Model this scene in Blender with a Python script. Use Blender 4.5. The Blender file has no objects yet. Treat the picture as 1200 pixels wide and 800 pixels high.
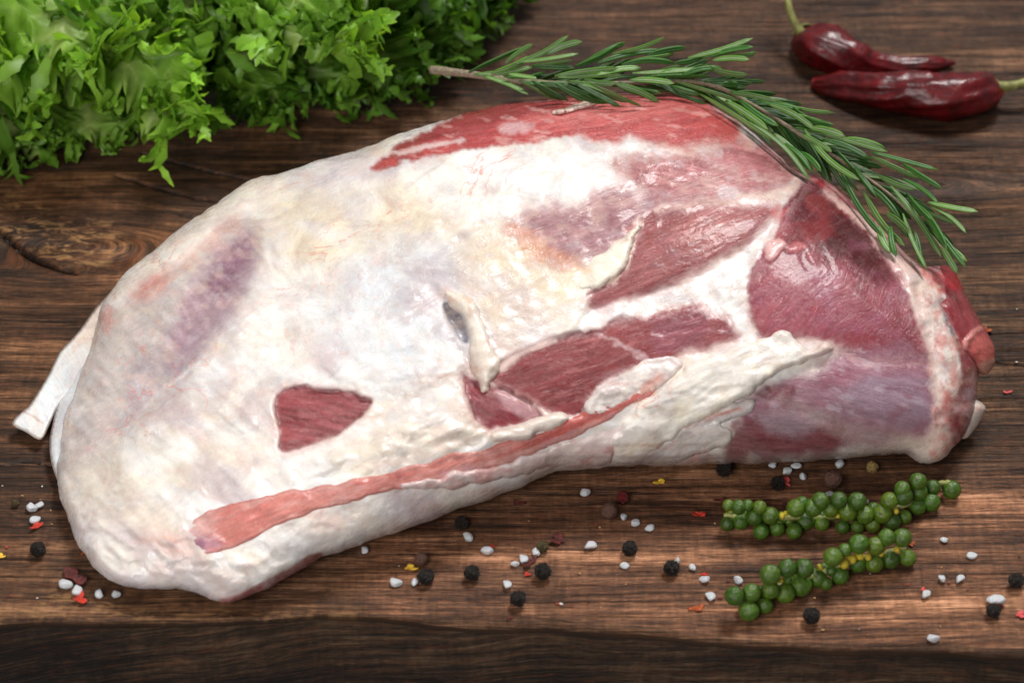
import bpy, math, random
import numpy as np
from mathutils import Vector, Matrix

# ------------------------------------------------------------------ camera
scn = bpy.context.scene
COL = scn.collection
ELEV = math.radians(42.0)
LENS = 85.0
DIST = 0.85
FPX = LENS / 36.0 * 1200.0
CAM = np.array([0.0, -math.cos(ELEV) * DIST, math.sin(ELEV) * DIST])
FWD = np.array([0.0, math.cos(ELEV), -math.sin(ELEV)])
UPV = np.array([0.0, math.sin(ELEV), math.cos(ELEV)])
RGT = np.array([1.0, 0.0, 0.0])
MPP = DIST / FPX            # metres per photo pixel at the centre

cam_d = bpy.data.cameras.new("camera")
cam_o = bpy.data.objects.new("camera", cam_d)
COL.objects.link(cam_o)
cam_o.location = CAM
cam_o.rotation_euler = (math.pi / 2 - ELEV, 0, 0)
cam_d.lens = LENS
cam_d.sensor_width = 36.0
cam_d.sensor_fit = 'HORIZONTAL'
cam_d.clip_start = 0.02
cam_d.clip_end = 20
scn.camera = cam_o
cam_d.dof.use_dof = True
cam_d.dof.focus_distance = 0.815
cam_d.dof.aperture_fstop = 12.5

# ------------------------------------------------------------------ light
wd = bpy.data.worlds.new("World")
scn.world = wd
wd.use_nodes = True
wd.node_tree.nodes["Background"].inputs[0].default_value = (0.93, 0.96, 1.0, 1)
wd.node_tree.nodes["Background"].inputs[1].default_value = 0.17


def area(name, loc, target, size, power, color):
    d = bpy.data.lights.new(name, 'AREA')
    d.shape = 'RECTANGLE'
    d.size, d.size_y = size
    d.energy = power
    d.color = color
    o = bpy.data.objects.new(name, d)
    COL.objects.link(o)
    o.location = loc
    o.rotation_euler = (Vector(target) - Vector(loc)).to_track_quat('-Z', 'Y').to_euler()
    return o


area("window_light", (0.45, 0.80, 1.75), (0, 0.0, 0), (0.6, 0.5), 40.0, (1.0, 0.99, 0.97))
area("side_light", (-0.50, -1.05, 0.85), (0, 0.0, 0), (0.7, 0.7), 13.0, (1.0, 0.98, 0.96))

scn.view_settings.view_transform = 'Standard'
scn.view_settings.look = 'None'
scn.view_settings.gamma = 1.0
scn.view_settings.exposure = 0.02
scn.view_settings.use_curve_mapping = False
scn.render.engine = 'CYCLES'
scn.cycles.use_denoising = True
scn.cycles.max_bounces = 6
scn.cycles.use_adaptive_sampling = True
scn.cycles.adaptive_threshold = 0.015
scn.cycles.caustics_reflective = False
scn.cycles.caustics_refractive = False


# ------------------------------------------------------------------ maths helpers
def ray(px, py):
    px = np.asarray(px, float)
    py = np.asarray(py, float)
    d = (FWD[None, :] + ((px.reshape(-1, 1) - 600) / FPX) * RGT[None, :]
         - ((py.reshape(-1, 1) - 400) / FPX) * UPV[None, :])
    return d          # not normalised: t is the depth along the view axis


def PT(px, py, z=0.0):
    """world points seen at photo pixels, at height z"""
    d = ray(px, py)
    t = (np.asarray(z, float).reshape(-1) - CAM[2]) / d[:, 2]
    return CAM[None, :] + d * t[:, None]


def P(px, py, z=0.0):
    return Vector(PT([px], [py], [z])[0])


def s2l(c):
    c = np.asarray(c, float) / 255.0
    return np.where(c <= 0.04045, c / 12.92, ((c + 0.055) / 1.055) ** 2.4)


_tabs = {}


def vnoise(x, y, seed=0):
    if seed not in _tabs:
        _tabs[seed] = np.random.RandomState(seed + 11).rand(256, 256)
    T = _tabs[seed]
    xi = np.floor(x).astype(int)
    yi = np.floor(y).astype(int)
    fx = x - xi
    fy = y - yi
    fx = fx * fx * fx * (fx * (fx * 6 - 15) + 10)
    fy = fy * fy * fy * (fy * (fy * 6 - 15) + 10)
    x0 = xi & 255; x1 = (xi + 1) & 255; y0 = yi & 255; y1 = (yi + 1) & 255
    a = T[x0, y0] * (1 - fx) + T[x1, y0] * fx
    b = T[x0, y1] * (1 - fx) + T[x1, y1] * fx
    return a * (1 - fy) + b * fy          # 0..1


def fbm(x, y, octs=4, seed=0, gain=0.5):
    s = 0; a = 1.0; n = 0
    for i in range(octs):
        s = s + a * (vnoise(x * 2 ** i + 17.3 * i, y * 2 ** i + 5.1 * i, seed + i) - 0.5)
        n += a
        a *= gain
    return s / n * 2          # about -1..1


def sstep(a, b, x):
    t = np.clip((x - a) / (b - a), 0, 1)
    return t * t * (3 - 2 * t)


def catmull(pts, closed=True, n=6):
    pts = np.asarray(pts, float)
    m = len(pts)
    out = []
    rng = range(m) if closed else range(m - 1)
    for i in rng:
        if closed:
            p0, p1, p2, p3 = pts[(i - 1) % m], pts[i], pts[(i + 1) % m], pts[(i + 2) % m]
        else:
            p0, p1, p2, p3 = pts[max(i - 1, 0)], pts[i], pts[i + 1], pts[min(i + 2, m - 1)]
        for k in range(n):
            t = k / n
            out.append(0.5 * ((2 * p1) + (-p0 + p2) * t + (2 * p0 - 5 * p1 + 4 * p2 - p3) * t * t
                              + (-p0 + 3 * p1 - 3 * p2 + p3) * t ** 3))
    if not closed:
        out.append(pts[-1])
    return np.array(out)


def resample(poly, step, closed=True):
    p = np.asarray(poly, float)
    if closed:
        p = np.vstack([p, p[:1]])
    seg = np.hypot(*(p[1:] - p[:-1]).T[:2])
    s = np.concatenate([[0], np.cumsum(seg)])
    n = max(6, int(s[-1] / step))
    q = np.linspace(0, s[-1], n + (0 if closed else 1), endpoint=not closed)
    return np.stack([np.interp(q, s, p[:, k]) for k in range(p.shape[1])], 1)


def rag(poly, amp, scale, seed=0):
    p = resample(poly, 1.6)
    t = np.roll(p, -1, 0) - np.roll(p, 1, 0)
    nrm = np.stack([-t[:, 1], t[:, 0]], 1)
    nrm /= np.linalg.norm(nrm, axis=1)[:, None] + 1e-9
    d = fbm(p[:, 0] / scale / 2.2, p[:, 1] / scale / 2.2, 2, seed + 40) * amp * 2.0 + fbm(p[:, 0] / 6, p[:, 1] / 6, 2, seed + 44) * amp * 0.35
    return p + nrm * d[:, None]


def segdist(X, Y, poly, closed=True, nearest=False):
    """distance (and nearest point) to a polyline, and inside test"""
    A = np.asarray(poly, float)
    B = np.roll(A, -1, 0)
    if not closed:
        A, B = A[:-1], B[:-1]
    N = len(X)
    best = np.full(N, 1e18)
    nx = np.zeros(N); ny = np.zeros(N); nt = np.zeros(N)
    ins = np.zeros(N, bool)
    M = len(A)
    for i in range(M):
        ax, ay = A[i, :2]; bx, by = B[i, :2]
        dx, dy = bx - ax, by - ay
        L = dx * dx + dy * dy + 1e-12
        t = np.clip(((X - ax) * dx + (Y - ay) * dy) / L, 0, 1)
        qx = ax + t * dx; qy = ay + t * dy
        d = (X - qx) ** 2 + (Y - qy) ** 2
        k = d < best
        best = np.where(k, d, best)
        if nearest:
            nx = np.where(k, qx, nx); ny = np.where(k, qy, ny)
        nt = np.where(k, (i + t) / M, nt)
        if closed:
            c = (ay > Y) != (by > Y)
            if abs(by - ay) > 1e-12:
                ins ^= c & (X < (bx - ax) * (Y - ay) / (by - ay) + ax)
    return np.sqrt(best), ins, nx, ny, nt


def sdf(X, Y, poly, margin=60):
    poly = np.asarray(poly, float)
    lo = poly.min(0) - margin; hi = poly.max(0) + margin
    k = (X > lo[0]) & (X < hi[0]) & (Y > lo[1]) & (Y < hi[1])
    out = np.full(len(X), -float(margin))
    if k.any():
        d, ins, _, _, _ = segdist(X[k], Y[k], poly)
        out[k] = np.where(ins, d, -d)
    return out


# ------------------------------------------------------------------ objects
def tag(o, label=None, cat=None, group=None, kind=None):
    if label: o["label"] = label
    if cat: o["category"] = cat
    if group: o["group"] = group
    if kind: o["kind"] = kind
    return o


def empty(name, loc=(0, 0, 0)):
    o = bpy.data.objects.new(name, None)
    o.empty_display_size = 0.01
    COL.objects.link(o)
    o.location = loc
    return o


def mesh_data(name, V, F, mat=None, smooth=True, attrs=None):
    me = bpy.data.meshes.new(name)
    V = np.asarray(V, float)
    if isinstance(F, np.ndarray):
        nf, k = F.shape
        me.vertices.add(len(V)); me.vertices.foreach_set("co", V.astype(np.float32).ravel())
        me.loops.add(nf * k); me.loops.foreach_set("vertex_index", F.astype(np.int32).ravel())
        me.polygons.add(nf)
        me.polygons.foreach_set("loop_start", np.arange(0, nf * k, k, dtype=np.int32))
        me.polygons.foreach_set("loop_total", np.full(nf, k, dtype=np.int32))
        me.update(calc_edges=True)
    else:
        me.from_pydata([tuple(v) for v in V], [], [tuple(f) for f in F])
        me.update()
    me.polygons.foreach_set("use_smooth", np.full(len(me.polygons), smooth))
    if attrs:
        for an, av in attrs.items():
            av = np.asarray(av, np.float32)
            if av.ndim == 2:
                a = me.attributes.new(an, 'FLOAT_COLOR', 'POINT')
                if av.shape[1] == 3:
                    av = np.hstack([av, np.ones((len(av), 1), np.float32)])
                a.data.foreach_set("color", av.ravel())
            else:
                a = me.attributes.new(an, 'FLOAT', 'POINT')
                a.data.foreach_set("value", av)
    if mat: me.materials.append(mat)
    me.validate()
    return me


def obj(name, me, parent=None, loc=None, rot=None, scale=None):
    o = bpy.data.objects.new(name, me)
    COL.objects.link(o)
    if parent:
        o.parent = parent
    if loc is not None: o.location = loc
    if rot is not None: o.rotation_euler = rot
    if scale is not None: o.scale = scale
    return o


def part(name, V, F, mat, parent, smooth=True, attrs=None, label=None):
    """a mesh part given in world coordinates, child of an Empty at parent.location"""
    V = np.asarray(V, float) - np.array(parent.location)[None, :]
    o = obj(name, mesh_data(name, V, F, mat, smooth, attrs), parent)
    if label: o["label"] = label
    return o


# ------------------------------------------------------------------ materials
def new_mat(name):
    m = bpy.data.materials.new(name)
    m.use_nodes = True
    nt = m.node_tree
    b = nt.nodes["Principled BSDF"]
    return m, nt, b


def N(nt, t, **kw):
    n = nt.nodes.new(t)
    for k, v in kw.items():
        setattr(n, k, v)
    return n


def mathn(nt, op, a, b=None, c=None, clamp=False):
    n = N(nt, 'ShaderNodeMath', operation=op)
    n.use_clamp = clamp
    for i, x in enumerate((a, b, c)):
        if x is None: continue
        if isinstance(x, (int, float)): n.inputs[i].default_value = x
        else: nt.links.new(x, n.inputs[i])
    return n.outputs[0]


def noise(nt, vec, scale, detail=4, rough=0.55, dist=0.0):
    n = N(nt, 'ShaderNodeTexNoise')
    n.inputs['Scale'].default_value = scale
    n.inputs['Detail'].default_value = detail
    n.inputs['Roughness'].default_value = rough
    n.inputs['Distortion'].default_value = dist
    if vec is not None: nt.links.new(vec, n.inputs['Vector'])
    return n.outputs['Fac']


def ramp(nt, fac, stops, interp='LINEAR'):
    r = N(nt, 'ShaderNodeValToRGB')
    r.color_ramp.interpolation = interp
    el = r.color_ramp.elements
    while len(el) < len(stops): el.new(0.5)
    for e, (p, c) in zip(el, stops):
        e.position = p
        e.color = (c[0], c[1], c[2], 1) if hasattr(c, '__len__') else (c, c, c, 1)
    nt.links.new(fac, r.inputs[0])
    return r.outputs[0]


def mixc(nt, mode, fac, a, b):
    n = N(nt, 'ShaderNodeMix', data_type='RGBA', blend_type=mode)
    for sock, x in ((n.inputs[0], fac), (n.inputs[6], a), (n.inputs[7], b)):
        if isinstance(x, (int, float)): sock.default_value = x
        elif isinstance(x, tuple): sock.default_value = (*x, 1)
        else: nt.links.new(x, sock)
    return n.outputs[2]


def bump(nt, b, h, strength, dist, normal=None):
    n = N(nt, 'ShaderNodeBump')
    n.inputs['Strength'].default_value = strength
    n.inputs['Distance'].default_value = dist
    nt.links.new(h, n.inputs['Height'])
    if normal is not None: nt.links.new(normal, n.inputs['Normal'])
    if b is not None: nt.links.new(n.outputs[0], b.inputs['Normal'])
    return n.outputs[0]


def attr(nt, name, out='Color'):
    return N(nt, 'ShaderNodeAttribute', attribute_name=name).outputs[out]


def objco(nt):
    return N(nt, 'ShaderNodeTexCoord').outputs['Object']


def mat_meat():
    m, nt, b = new_mat("raw_meat_and_fat")
    co = objco(nt)
    c = attr(nt, "Col"); lean = attr(nt, "Lean", 'Fac')
    fat = mathn(nt, 'SUBTRACT', 1.0, lean, clamp=True)
    fu = attr(nt, "fu", 'Fac'); fv = attr(nt, "fv", 'Fac')

    def fvec(a, b_, off):
        k = N(nt, 'ShaderNodeCombineXYZ')
        nt.links.new(mathn(nt, 'MULTIPLY', fu, a), k.inputs[0])
        nt.links.new(mathn(nt, 'MULTIPLY', fv, b_), k.inputs[1])
        k.inputs[2].default_value = off
        return k.outputs[0]
    # lean: fibres
    f1 = noise(nt, fvec(0.026, 0.27, 1.0), 1.0, 6, 0.72, 1.3)
    f2 = noise(nt, fvec(0.024, 0.06, 4.0), 1.0, 5, 0.66, 1.2)
    silver = ramp(nt, noise(nt, fvec(0.035, 0.20, 8.0), 1.0, 5, 0.7, 0.9), [(0.54, 0.0), (0.74, 1.0)])
    lv = mathn(nt, 'MULTIPLY', mathn(nt, 'MULTIPLY_ADD', f1, 0.7, 0.58), mathn(nt, 'MULTIPLY_ADD', f2, 0.8, 0.60))
    cl = mixc(nt, 'MULTIPLY', 1.0, mixc(nt, 'MULTIPLY', 1.0, c, (1.0, 0.84, 0.86)), lv)
    cl = mixc(nt, 'MIX', mathn(nt, 'MULTIPLY', silver, 0.17), cl, tuple(s2l((208, 160, 160))))
    # fat: thin membrane, greyer and warmer blotches, fine fibres
    fb = noise(nt, co, 48, 7, 0.64, 0.8)
    wb = noise(nt, co, 90, 5, 0.62, 0.6)
    cf = mixc(nt, 'MIX', mathn(nt, 'MULTIPLY', ramp(nt, fb, [(0.45, 0.0), (0.60, 1.0)]), 0.75), c, mixc(nt, 'MULTIPLY', 1.0, c, (0.74, 0.69, 0.71)))
    cf = mixc(nt, 'MIX', mathn(nt, 'MULTIPLY', ramp(nt, wb, [(0.50, 0.0), (0.68, 1.0)]), 0.6), cf, mixc(nt, 'MULTIPLY', 1.0, c, (0.97, 0.90, 0.83)))
    rn = noise(nt, co, 120, 5, 0.6, 1.8)
    rid = ramp(nt, mathn(nt, 'ABSOLUTE', mathn(nt, 'SUBTRACT', rn, 0.5)), [(0.0, 1.0), (0.035, 0.0)])
    cf = mixc(nt, 'MIX', mathn(nt, 'MULTIPLY', rid, 0.16), cf, (0.93, 0.90, 0.86))
    ff = noise(nt, fvec(0.02, 0.13, 14.0), 1.0, 4, 0.62, 1.0)
    cf = mixc(nt, 'MULTIPLY', 1.0, cf, mathn(nt, 'MULTIPLY_ADD', ff, 0.16, 0.93))
    vein = ramp(nt, mathn(nt, 'ABSOLUTE', mathn(nt, 'SUBTRACT', noise(nt, co, 34, 4, 0.6, 1.2), 0.5)), [(0.0, 1.0), (0.010, 0.0)])
    vein = mathn(nt, 'MULTIPLY', vein, ramp(nt, noise(nt, co, 22, 3), [(0.50, 0.0), (0.64, 0.75)]))
    cf = mixc(nt, 'MIX', vein, cf, tuple(s2l((214, 120, 108))))
    nt.links.new(mixc(nt, 'MIX', lean, cf, cl), b.inputs['Base Color'])
    n2 = noise(nt, co, 1300, 3, 0.6)
    r = mathn(nt, 'ADD', attr(nt, "Rough", 'Fac'), mathn(nt, 'MULTIPLY_ADD', noise(nt, co, 330, 5, 0.72), 1.1, -0.55), clamp=True)
    nt.links.new(mathn(nt, 'MAXIMUM', r, 0.13), b.inputs['Roughness'])
    b.inputs['Specular IOR Level'].default_value = 0.5
    b.inputs['Subsurface Weight'].default_value = 0.10
    b.inputs['Subsurface Radius'].default_value = (1.0, 0.45, 0.3)
    b.inputs['Subsurface Scale'].default_value = 0.0025
    hf = mathn(nt, 'ADD', mathn(nt, 'MULTIPLY', fb, 0.8), mathn(nt, 'MULTIPLY', rid, 0.06))
    hf = mathn(nt, 'ADD', hf, mathn(nt, 'MULTIPLY', noise(nt, co, 420, 3, 0.55, 0.5), 0.22))
    hf = mathn(nt, 'ADD', hf, mathn(nt, 'MULTIPLY', ff, 0.28))
    hl = mathn(nt, 'ADD', mathn(nt, 'MULTIPLY', f1, 0.5), mathn(nt, 'MULTIPLY', f2, 0.6))
    hl = mathn(nt, 'ADD', hl, mathn(nt, 'MULTIPLY', noise(nt, co, 500, 4, 0.6), 0.25))
    h = mathn(nt, 'ADD', mathn(nt, 'MULTIPLY', hf, fat), mathn(nt, 'MULTIPLY', hl, lean))
    h = mathn(nt, 'ADD', h, mathn(nt, 'MULTIPLY', n2, 0.05))
    bump(nt, b, h, 0.85, 0.0010)
    b.inputs['Coat Weight'].default_value = 0.21
    b.inputs['Coat Roughness'].default_value = 0.15
    cb_ = bump(nt, None, noise(nt, co, 150, 3, 0.5, 0.6), 0.38, 0.0012)
    nt.links.new(cb_, b.inputs['Coat Normal'])
    return m


def mat_wood():
    m, nt, b = new_mat("old_stained_wood")
    gx = attr(nt, "gx", 'Fac'); gy = attr(nt, "gy", 'Fac')
    tint = attr(nt, "Tint"); crack = attr(nt, "crack", 'Fac'); rough_a = attr(nt, "weather", 'Fac')

    def gvec(sx, sy, off=0.0):
        c = N(nt, 'ShaderNodeCombineXYZ')
        nt.links.new(mathn(nt, 'MULTIPLY', gx, sx), c.inputs[0])
        nt.links.new(mathn(nt, 'MULTIPLY', gy, sy), c.inputs[1])
        c.inputs[2].default_value = off
        return c.outputs[0]
    broad = noise(nt, gvec(4.0, 34), 1.0, 4, 0.62, 0.7)
    mid = noise(nt, gvec(9, 190, 3.0), 1.0, 5, 0.62, 0.3)
    fine = noise(nt, gvec(38, 900, 7.0), 1.0, 4, 0.7, 0.4)
    pores = noise(nt, gvec(260, 2600, 11.0), 1.0, 4, 0.75, 0.3)
    cross = noise(nt, gvec(520, 90, 5.0), 1.0, 4, 0.7, 0.3)
    blot = noise(nt, gvec(90, 160, 9.0), 1.0, 4, 0.65, 0.5)
    # colour
    val = mathn(nt, 'ADD', mathn(nt, 'MULTIPLY', broad, 0.68),
                mathn(nt, 'ADD', mathn(nt, 'MULTIPLY', mid, 0.55), mathn(nt, 'MULTIPLY', fine, 0.62)))
    val = mathn(nt, 'ADD', val, mathn(nt, 'MULTIPLY', pores, 0.50))
    val = mathn(nt, 'ADD', val, mathn(nt, 'MULTIPLY', cross, 0.22))
    val = mathn(nt, 'ADD', val, mathn(nt, 'MULTIPLY', blot, 0.25))
    val = mathn(nt, 'SUBTRACT', val, 0.92)
    col = ramp(nt, val, [(0.23, s2l((18, 12, 9))), (0.41, s2l((56, 40, 29))), (0.53, s2l((92, 68, 50))),
                         (0.64, s2l((134, 103, 79))), (0.80, s2l((186, 152, 124)))])
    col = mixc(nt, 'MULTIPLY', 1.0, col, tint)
    # rusty red-orange flecks between the grain lines
    fl = ramp(nt, noise(nt, gvec(70, 620, 21.0), 1.0, 4, 0.7), [(0.54, 0.0), (0.68, 1.0)])
    col = mixc(nt, 'MIX', mathn(nt, 'MULTIPLY', fl, 0.24), col, tuple(s2l((138, 74, 40))))
    # pale scratched patches near the knot
    sc = attr(nt, "scrape", 'Fac')
    mp = N(nt, 'ShaderNodeMapping'); mp.inputs['Scale'].default_value = (110, 330, 1); mp.inputs['Rotation'].default_value = (0, 0, 0.25)
    nt.links.new(objco(nt), mp.inputs[0])
    scn_ = ramp(nt, noise(nt, mp.outputs[0], 1.0, 5, 0.7, 0.8), [(0.50, 0.0), (0.66, 0.85)])
    col = mixc(nt, 'MIX', mathn(nt, 'MULTIPLY', sc, scn_), col, tuple(s2l((178, 132, 84))))
    # dark narrow checks along the grain
    ck = ramp(nt, noise(nt, gvec(20, 640, 41.0), 1.0, 4, 0.62), [(0.33, 1.0), (0.42, 0.0)])
    dark = mathn(nt, 'MAXIMUM', crack, mathn(nt, 'MULTIPLY', ck, 0.60))
    col = mixc(nt, 'MIX', dark, col, (0.006, 0.004, 0.003))
    nt.links.new(col, b.inputs['Base Color'])
    rr = mathn(nt, 'ADD', mathn(nt, 'MULTIPLY', mid, 0.35), mathn(nt, 'ADD', 0.28, rough_a))
    nt.links.new(rr, b.inputs['Roughness'])
    b.inputs['Specular IOR Level'].default_value = 0.26
    h = mathn(nt, 'ADD', mathn(nt, 'MULTIPLY', mid, 0.8), mathn(nt, 'MULTIPLY', fine, 0.55))
    h = mathn(nt, 'ADD', h, mathn(nt, 'MULTIPLY', pores, 0.35))
    h = mathn(nt, 'SUBTRACT', h, mathn(nt, 'MULTIPLY', dark, 0.9))
    bump(nt, b, h, 0.8, 0.0011)
    return m


def mat_leaf(name, transl=0.35, rough=0.45):
    m, nt, b = new_mat(name)
    c = attr(nt, "Col")
    co = objco(nt)
    v = mathn(nt, 'MULTIPLY_ADD', noise(nt, co, 160, 4), 0.5, 0.75)
    c = mixc(nt, 'MULTIPLY', 1.0, c, v)
    nt.links.new(c, b.inputs['Base Color'])
    b.inputs['Roughness'].default_value = rough
    b.inputs['Specular IOR Level'].default_value = 0.4
    bump(nt, b, noise(nt, co, 420, 3), 0.35, 0.0006)
    tr = N(nt, 'ShaderNodeBsdfTranslucent')
    nt.links.new(mixc(nt, 'MULTIPLY', 1.0, c, (1.6, 1.55, 0.6)), tr.inputs[0])
    mx = N(nt, 'ShaderNodeMixShader')
    mx.inputs[0].default_value = transl
    nt.links.new(b.outputs[0], mx.inputs[1]); nt.links.new(tr.outputs[0], mx.inputs[2])
    nt.links.new(mx.outputs[0], nt.nodes["Material Output"].inputs[0])
    return m


def mat_plain(name, srgb, rough=0.5, nscale=300, ncon=0.5, bstr=0.3, bdist=0.0004, spec=0.5, srgb2=None, sss=0.0,
              coat=0.0, trans=0.0, useattr=False):
    m, nt, b = new_mat(name)
    co = objco(nt)
    n = noise(nt, co, nscale, 5, 0.6)
    a = tuple(s2l(srgb)); c2 = tuple(s2l(srgb2)) if srgb2 else tuple(np.array(a) * (1 - ncon))
    f = ramp(nt, n, [(0.36, 0.0), (0.66, 1.0)])
    col = mixc(nt, 'MIX', f, c2, a)
    if useattr:
        col = mixc(nt, 'MULTIPLY', 1.0, col, attr(nt, "Col"))
    nt.links.new(col, b.inputs['Base Color'])
    b.inputs['Roughness'].default_value = rough
    b.inputs['Specular IOR Level'].default_value = spec
    b.inputs['Subsurface Weight'].default_value = sss
    b.inputs['Subsurface Scale'].default_value = 0.002
    b.inputs['Coat Weight'].default_value = coat
    b.inputs['Coat Roughness'].default_value = 0.15
    b.inputs['Transmission Weight'].default_value = trans
    if bstr: bump(nt, b, n, bstr, bdist)
    return m


# ------------------------------------------------------------------ wooden table (the setting)
def build_table():
    edge_px = np.array([(-160, 729), (0, 727), (150, 727), (230, 726), (290, 724), (335, 721), (380, 720), (430, 722), (520, 727),
                        (600, 728), (680, 733), (750, 738), (820, 746), (900, 753), (1000, 758), (1100, 762),
                        (1200, 766), (1360, 772)], float)
    ew = PT(edge_px[:, 0], edge_px[:, 1], np.zeros(len(edge_px)))
    nx = 380
    xs = np.linspace(-0.27, 0.27, nx)
    ye = np.interp(xs, ew[:, 0], ew[:, 1]) + fbm(xs * 60, xs * 0, 4, 5) * 0.0010
    far = 0.34
    rows = []
    ny = 640
    R = 0.0022
    for j in range(ny):
        f = 1 - (1 - j / (ny - 1)) ** 1.0
        rows.append(('t', f))
    nb = 12
    for j in range(1, nb + 1):
        rows.append(('b', j / nb))
    nf = 30
    for j in range(1, nf + 1):
        rows.append(('f', j / nf))
    NR = len(rows)
    X = np.repeat(xs[None, :], NR, 0)
    Y = np.zeros((NR, nx)); Z = np.zeros((NR, nx)); S = np.zeros((NR, nx)); FACE = np.zeros((NR, nx))
    Rr = R * (1.0 + 0.8 * fbm(xs * 18, xs * 0 + 3, 3, 9))
    Rr = np.clip(Rr, 0.0010, 0.004)
    for j, (k, f) in enumerate(rows):
        if k == 't':
            Y[j] = far + (ye + Rr - far) * f
        elif k == 'b':
            a = f * math.pi / 2
            Y[j] = ye + Rr - Rr * math.sin(a); Z[j] = -Rr * (1 - math.cos(a))
            S[j] = f * Rr * 1.57; FACE[j] = f * 0.5
        else:
            Y[j] = ye - 0.001 * f; Z[j] = -Rr - f * 0.062
            S[j] = Rr * 1.57 + f * 0.062; FACE[j] = 1
    top = FACE < 0.01
    # pixel coordinates of the top, to place knots and checks
    d = np.stack([X, Y, Z], -1).reshape(-1, 3) - CAM
    dep = d @ FWD
    px = (d @ RGT) / dep * FPX + 600
    py = 400 - (d @ UPV) / dep * FPX
    x = X.ravel(); y = Y.ravel(); face = FACE.ravel(); s = S.ravel()
    # grain coordinate: flows round the knots
    g = y.copy()
    g += 0.004 * fbm(x * 5, y * 5, 3, 3) + 0.010 * (vnoise(x * 2.2 + 4, y * 2.2, 8) - .5)
    def knot(cx, cy, rx, ry, amp):
        nonlocal g
        k = P(cx, cy)
        dx = (x - k.x) / rx; dy = (y - k.y) / ry
        r2 = dx * dx + dy * dy
        w = np.exp(-r2 * 0.55)
        r = np.sqrt(r2) * ry * 1.0
        g = g * (1 - w) + w * (k.y + amp * r)
    knot(95, 288, 0.050, 0.020, 0.75)
    knot(1090, 215, 0.030, 0.008, 0.8)
    knot(560, 60, 0.030, 0.010, 0.7)
    # front face: flame figure
    gf = s * 1.0 + 0.010 * np.sin(x * 9 + 0.7) + 0.008 * fbm(x * 9, s * 18, 3, 21) + x * 0.06
    g = np.where(face > 0.6, 0.5 + gf, g - s * 0.9)
    # cracks
    crack = np.zeros(len(x)); dz = np.zeros(len(x))
    cr = [([(-30, 250), (0, 272), (15, 286), (35, 301), (62, 312), (90, 322)], 2.6, 1.0),
          ([(135, 205), (160, 212), (195, 222), (225, 230), (262, 238)], 1.8, 0.95),
          ([(165, 178), (200, 188), (245, 199), (300, 211), (340, 215)], 1.5, 0.8),
          ([(195, 246), (230, 255), (260, 262)], 1.2, 0.7),
          ([(1090, 428), (1150, 424), (1210, 428)], 1.2, 0.8),
          ([(0, 545), (35, 541), (70, 546)], 1.4, 0.7)]
    for pts, w, st in cr:
        p = catmull(pts, False, 8)
        lo = p.min(0) - 15; hi = p.max(0) + 15
        k = np.where((px > lo[0]) & (px < hi[0]) & (py > lo[1]) & (py < hi[1]) & (face < 0.01))[0]
        if len(k) == 0: continue
        jx = fbm(px[k] / 14, py[k] / 14, 3, 31) * 1.6
        dd, _, _, _, tt = segdist(px[k], py[k] + jx, p, False)
        ww = w * (0.35 + 0.65 * np.sin(np.clip(tt, 0.02, 0.98) * math.pi) ** 0.6)
        mk = (1 - sstep(ww * 0.55, ww * 1.25, dd)) * st
        crack[k] = np.maximum(crack[k], mk)
    dz -= crack * 0.0022
    # worn, undulating top
    dz += np.where(face < 0.01, 0.0004 * fbm(x * 25, y * 60, 3, 50), 0)
    # keep the resting area near z = 0 or just below
    dz -= 0.0003 * (face < 0.01)
    nrmY = -face
    V = np.stack([x, y + np.where(face > 0.4, 0.0007 * fbm(x * 50, s * 130, 4, 61), 0), Z.ravel() + dz], 1)
    # tint by region of the plank: stain wear, plus painted falloff, sheen and face shade
    tint = np.ones((len(x), 3))
    def tl(poly, c, feather):
        m = sstep(-feather, feather, sdf(px, py, poly, feather + 5))[:, None] * (face < 0.01)[:, None]
        tint[:] = tint * (1 - m) + np.array(c)[None, :] * m
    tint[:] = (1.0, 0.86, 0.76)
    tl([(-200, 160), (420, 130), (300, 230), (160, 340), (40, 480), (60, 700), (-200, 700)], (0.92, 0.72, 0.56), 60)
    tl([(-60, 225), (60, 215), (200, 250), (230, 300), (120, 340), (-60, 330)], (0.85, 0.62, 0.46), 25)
    tl([(500, -200), (1400, -200), (1400, 200), (900, 180), (600, 110)], (0.58, 0.49, 0.43), 70)  # light falloff towards the back, put into the tint
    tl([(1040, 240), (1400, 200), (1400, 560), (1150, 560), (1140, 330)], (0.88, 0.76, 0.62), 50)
    tl([(420, 640), (700, 560), (1000, 560), (1400, 560), (1400, 860), (900, 830), (420, 800)], (1.46, 1.16, 1.02), 34)  # pinkish window sheen at the front right, painted into the tint
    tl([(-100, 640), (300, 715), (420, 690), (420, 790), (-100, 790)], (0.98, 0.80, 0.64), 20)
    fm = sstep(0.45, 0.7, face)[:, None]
    tint[:] = tint * (1 - fm) + np.array((0.42, 0.40, 0.36)) * fm  # front face turned from the light, its shade put into the tint
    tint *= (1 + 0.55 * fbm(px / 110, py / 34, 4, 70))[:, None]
    scr = sstep(-14, 10, sdf(px, py, [(-20, 235), (20, 225), (60, 250), (130, 262), (150, 290), (110, 312), (60, 300), (0, 275)], 40)) * (face < .01)
    scr *= 0.9
    scr = np.maximum(scr, 0.8 * sstep(-8, 6, sdf(px, py, [(55, 690), (130, 698), (160, 724), (40, 724)], 30)) * (face < .6))
    scr = np.maximum(scr, 0.6 * sstep(-8, 6, sdf(px, py, [(-20, 712), (160, 712), (400, 718), (400, 728), (-20, 726)], 30)) * (face < .6))
    scr = np.maximum(scr, 0.5 * sstep(-8, 6, sdf(px, py, [(350, 716), (420, 712), (430, 726), (345, 724)], 30)) * (face < .6))
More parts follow.
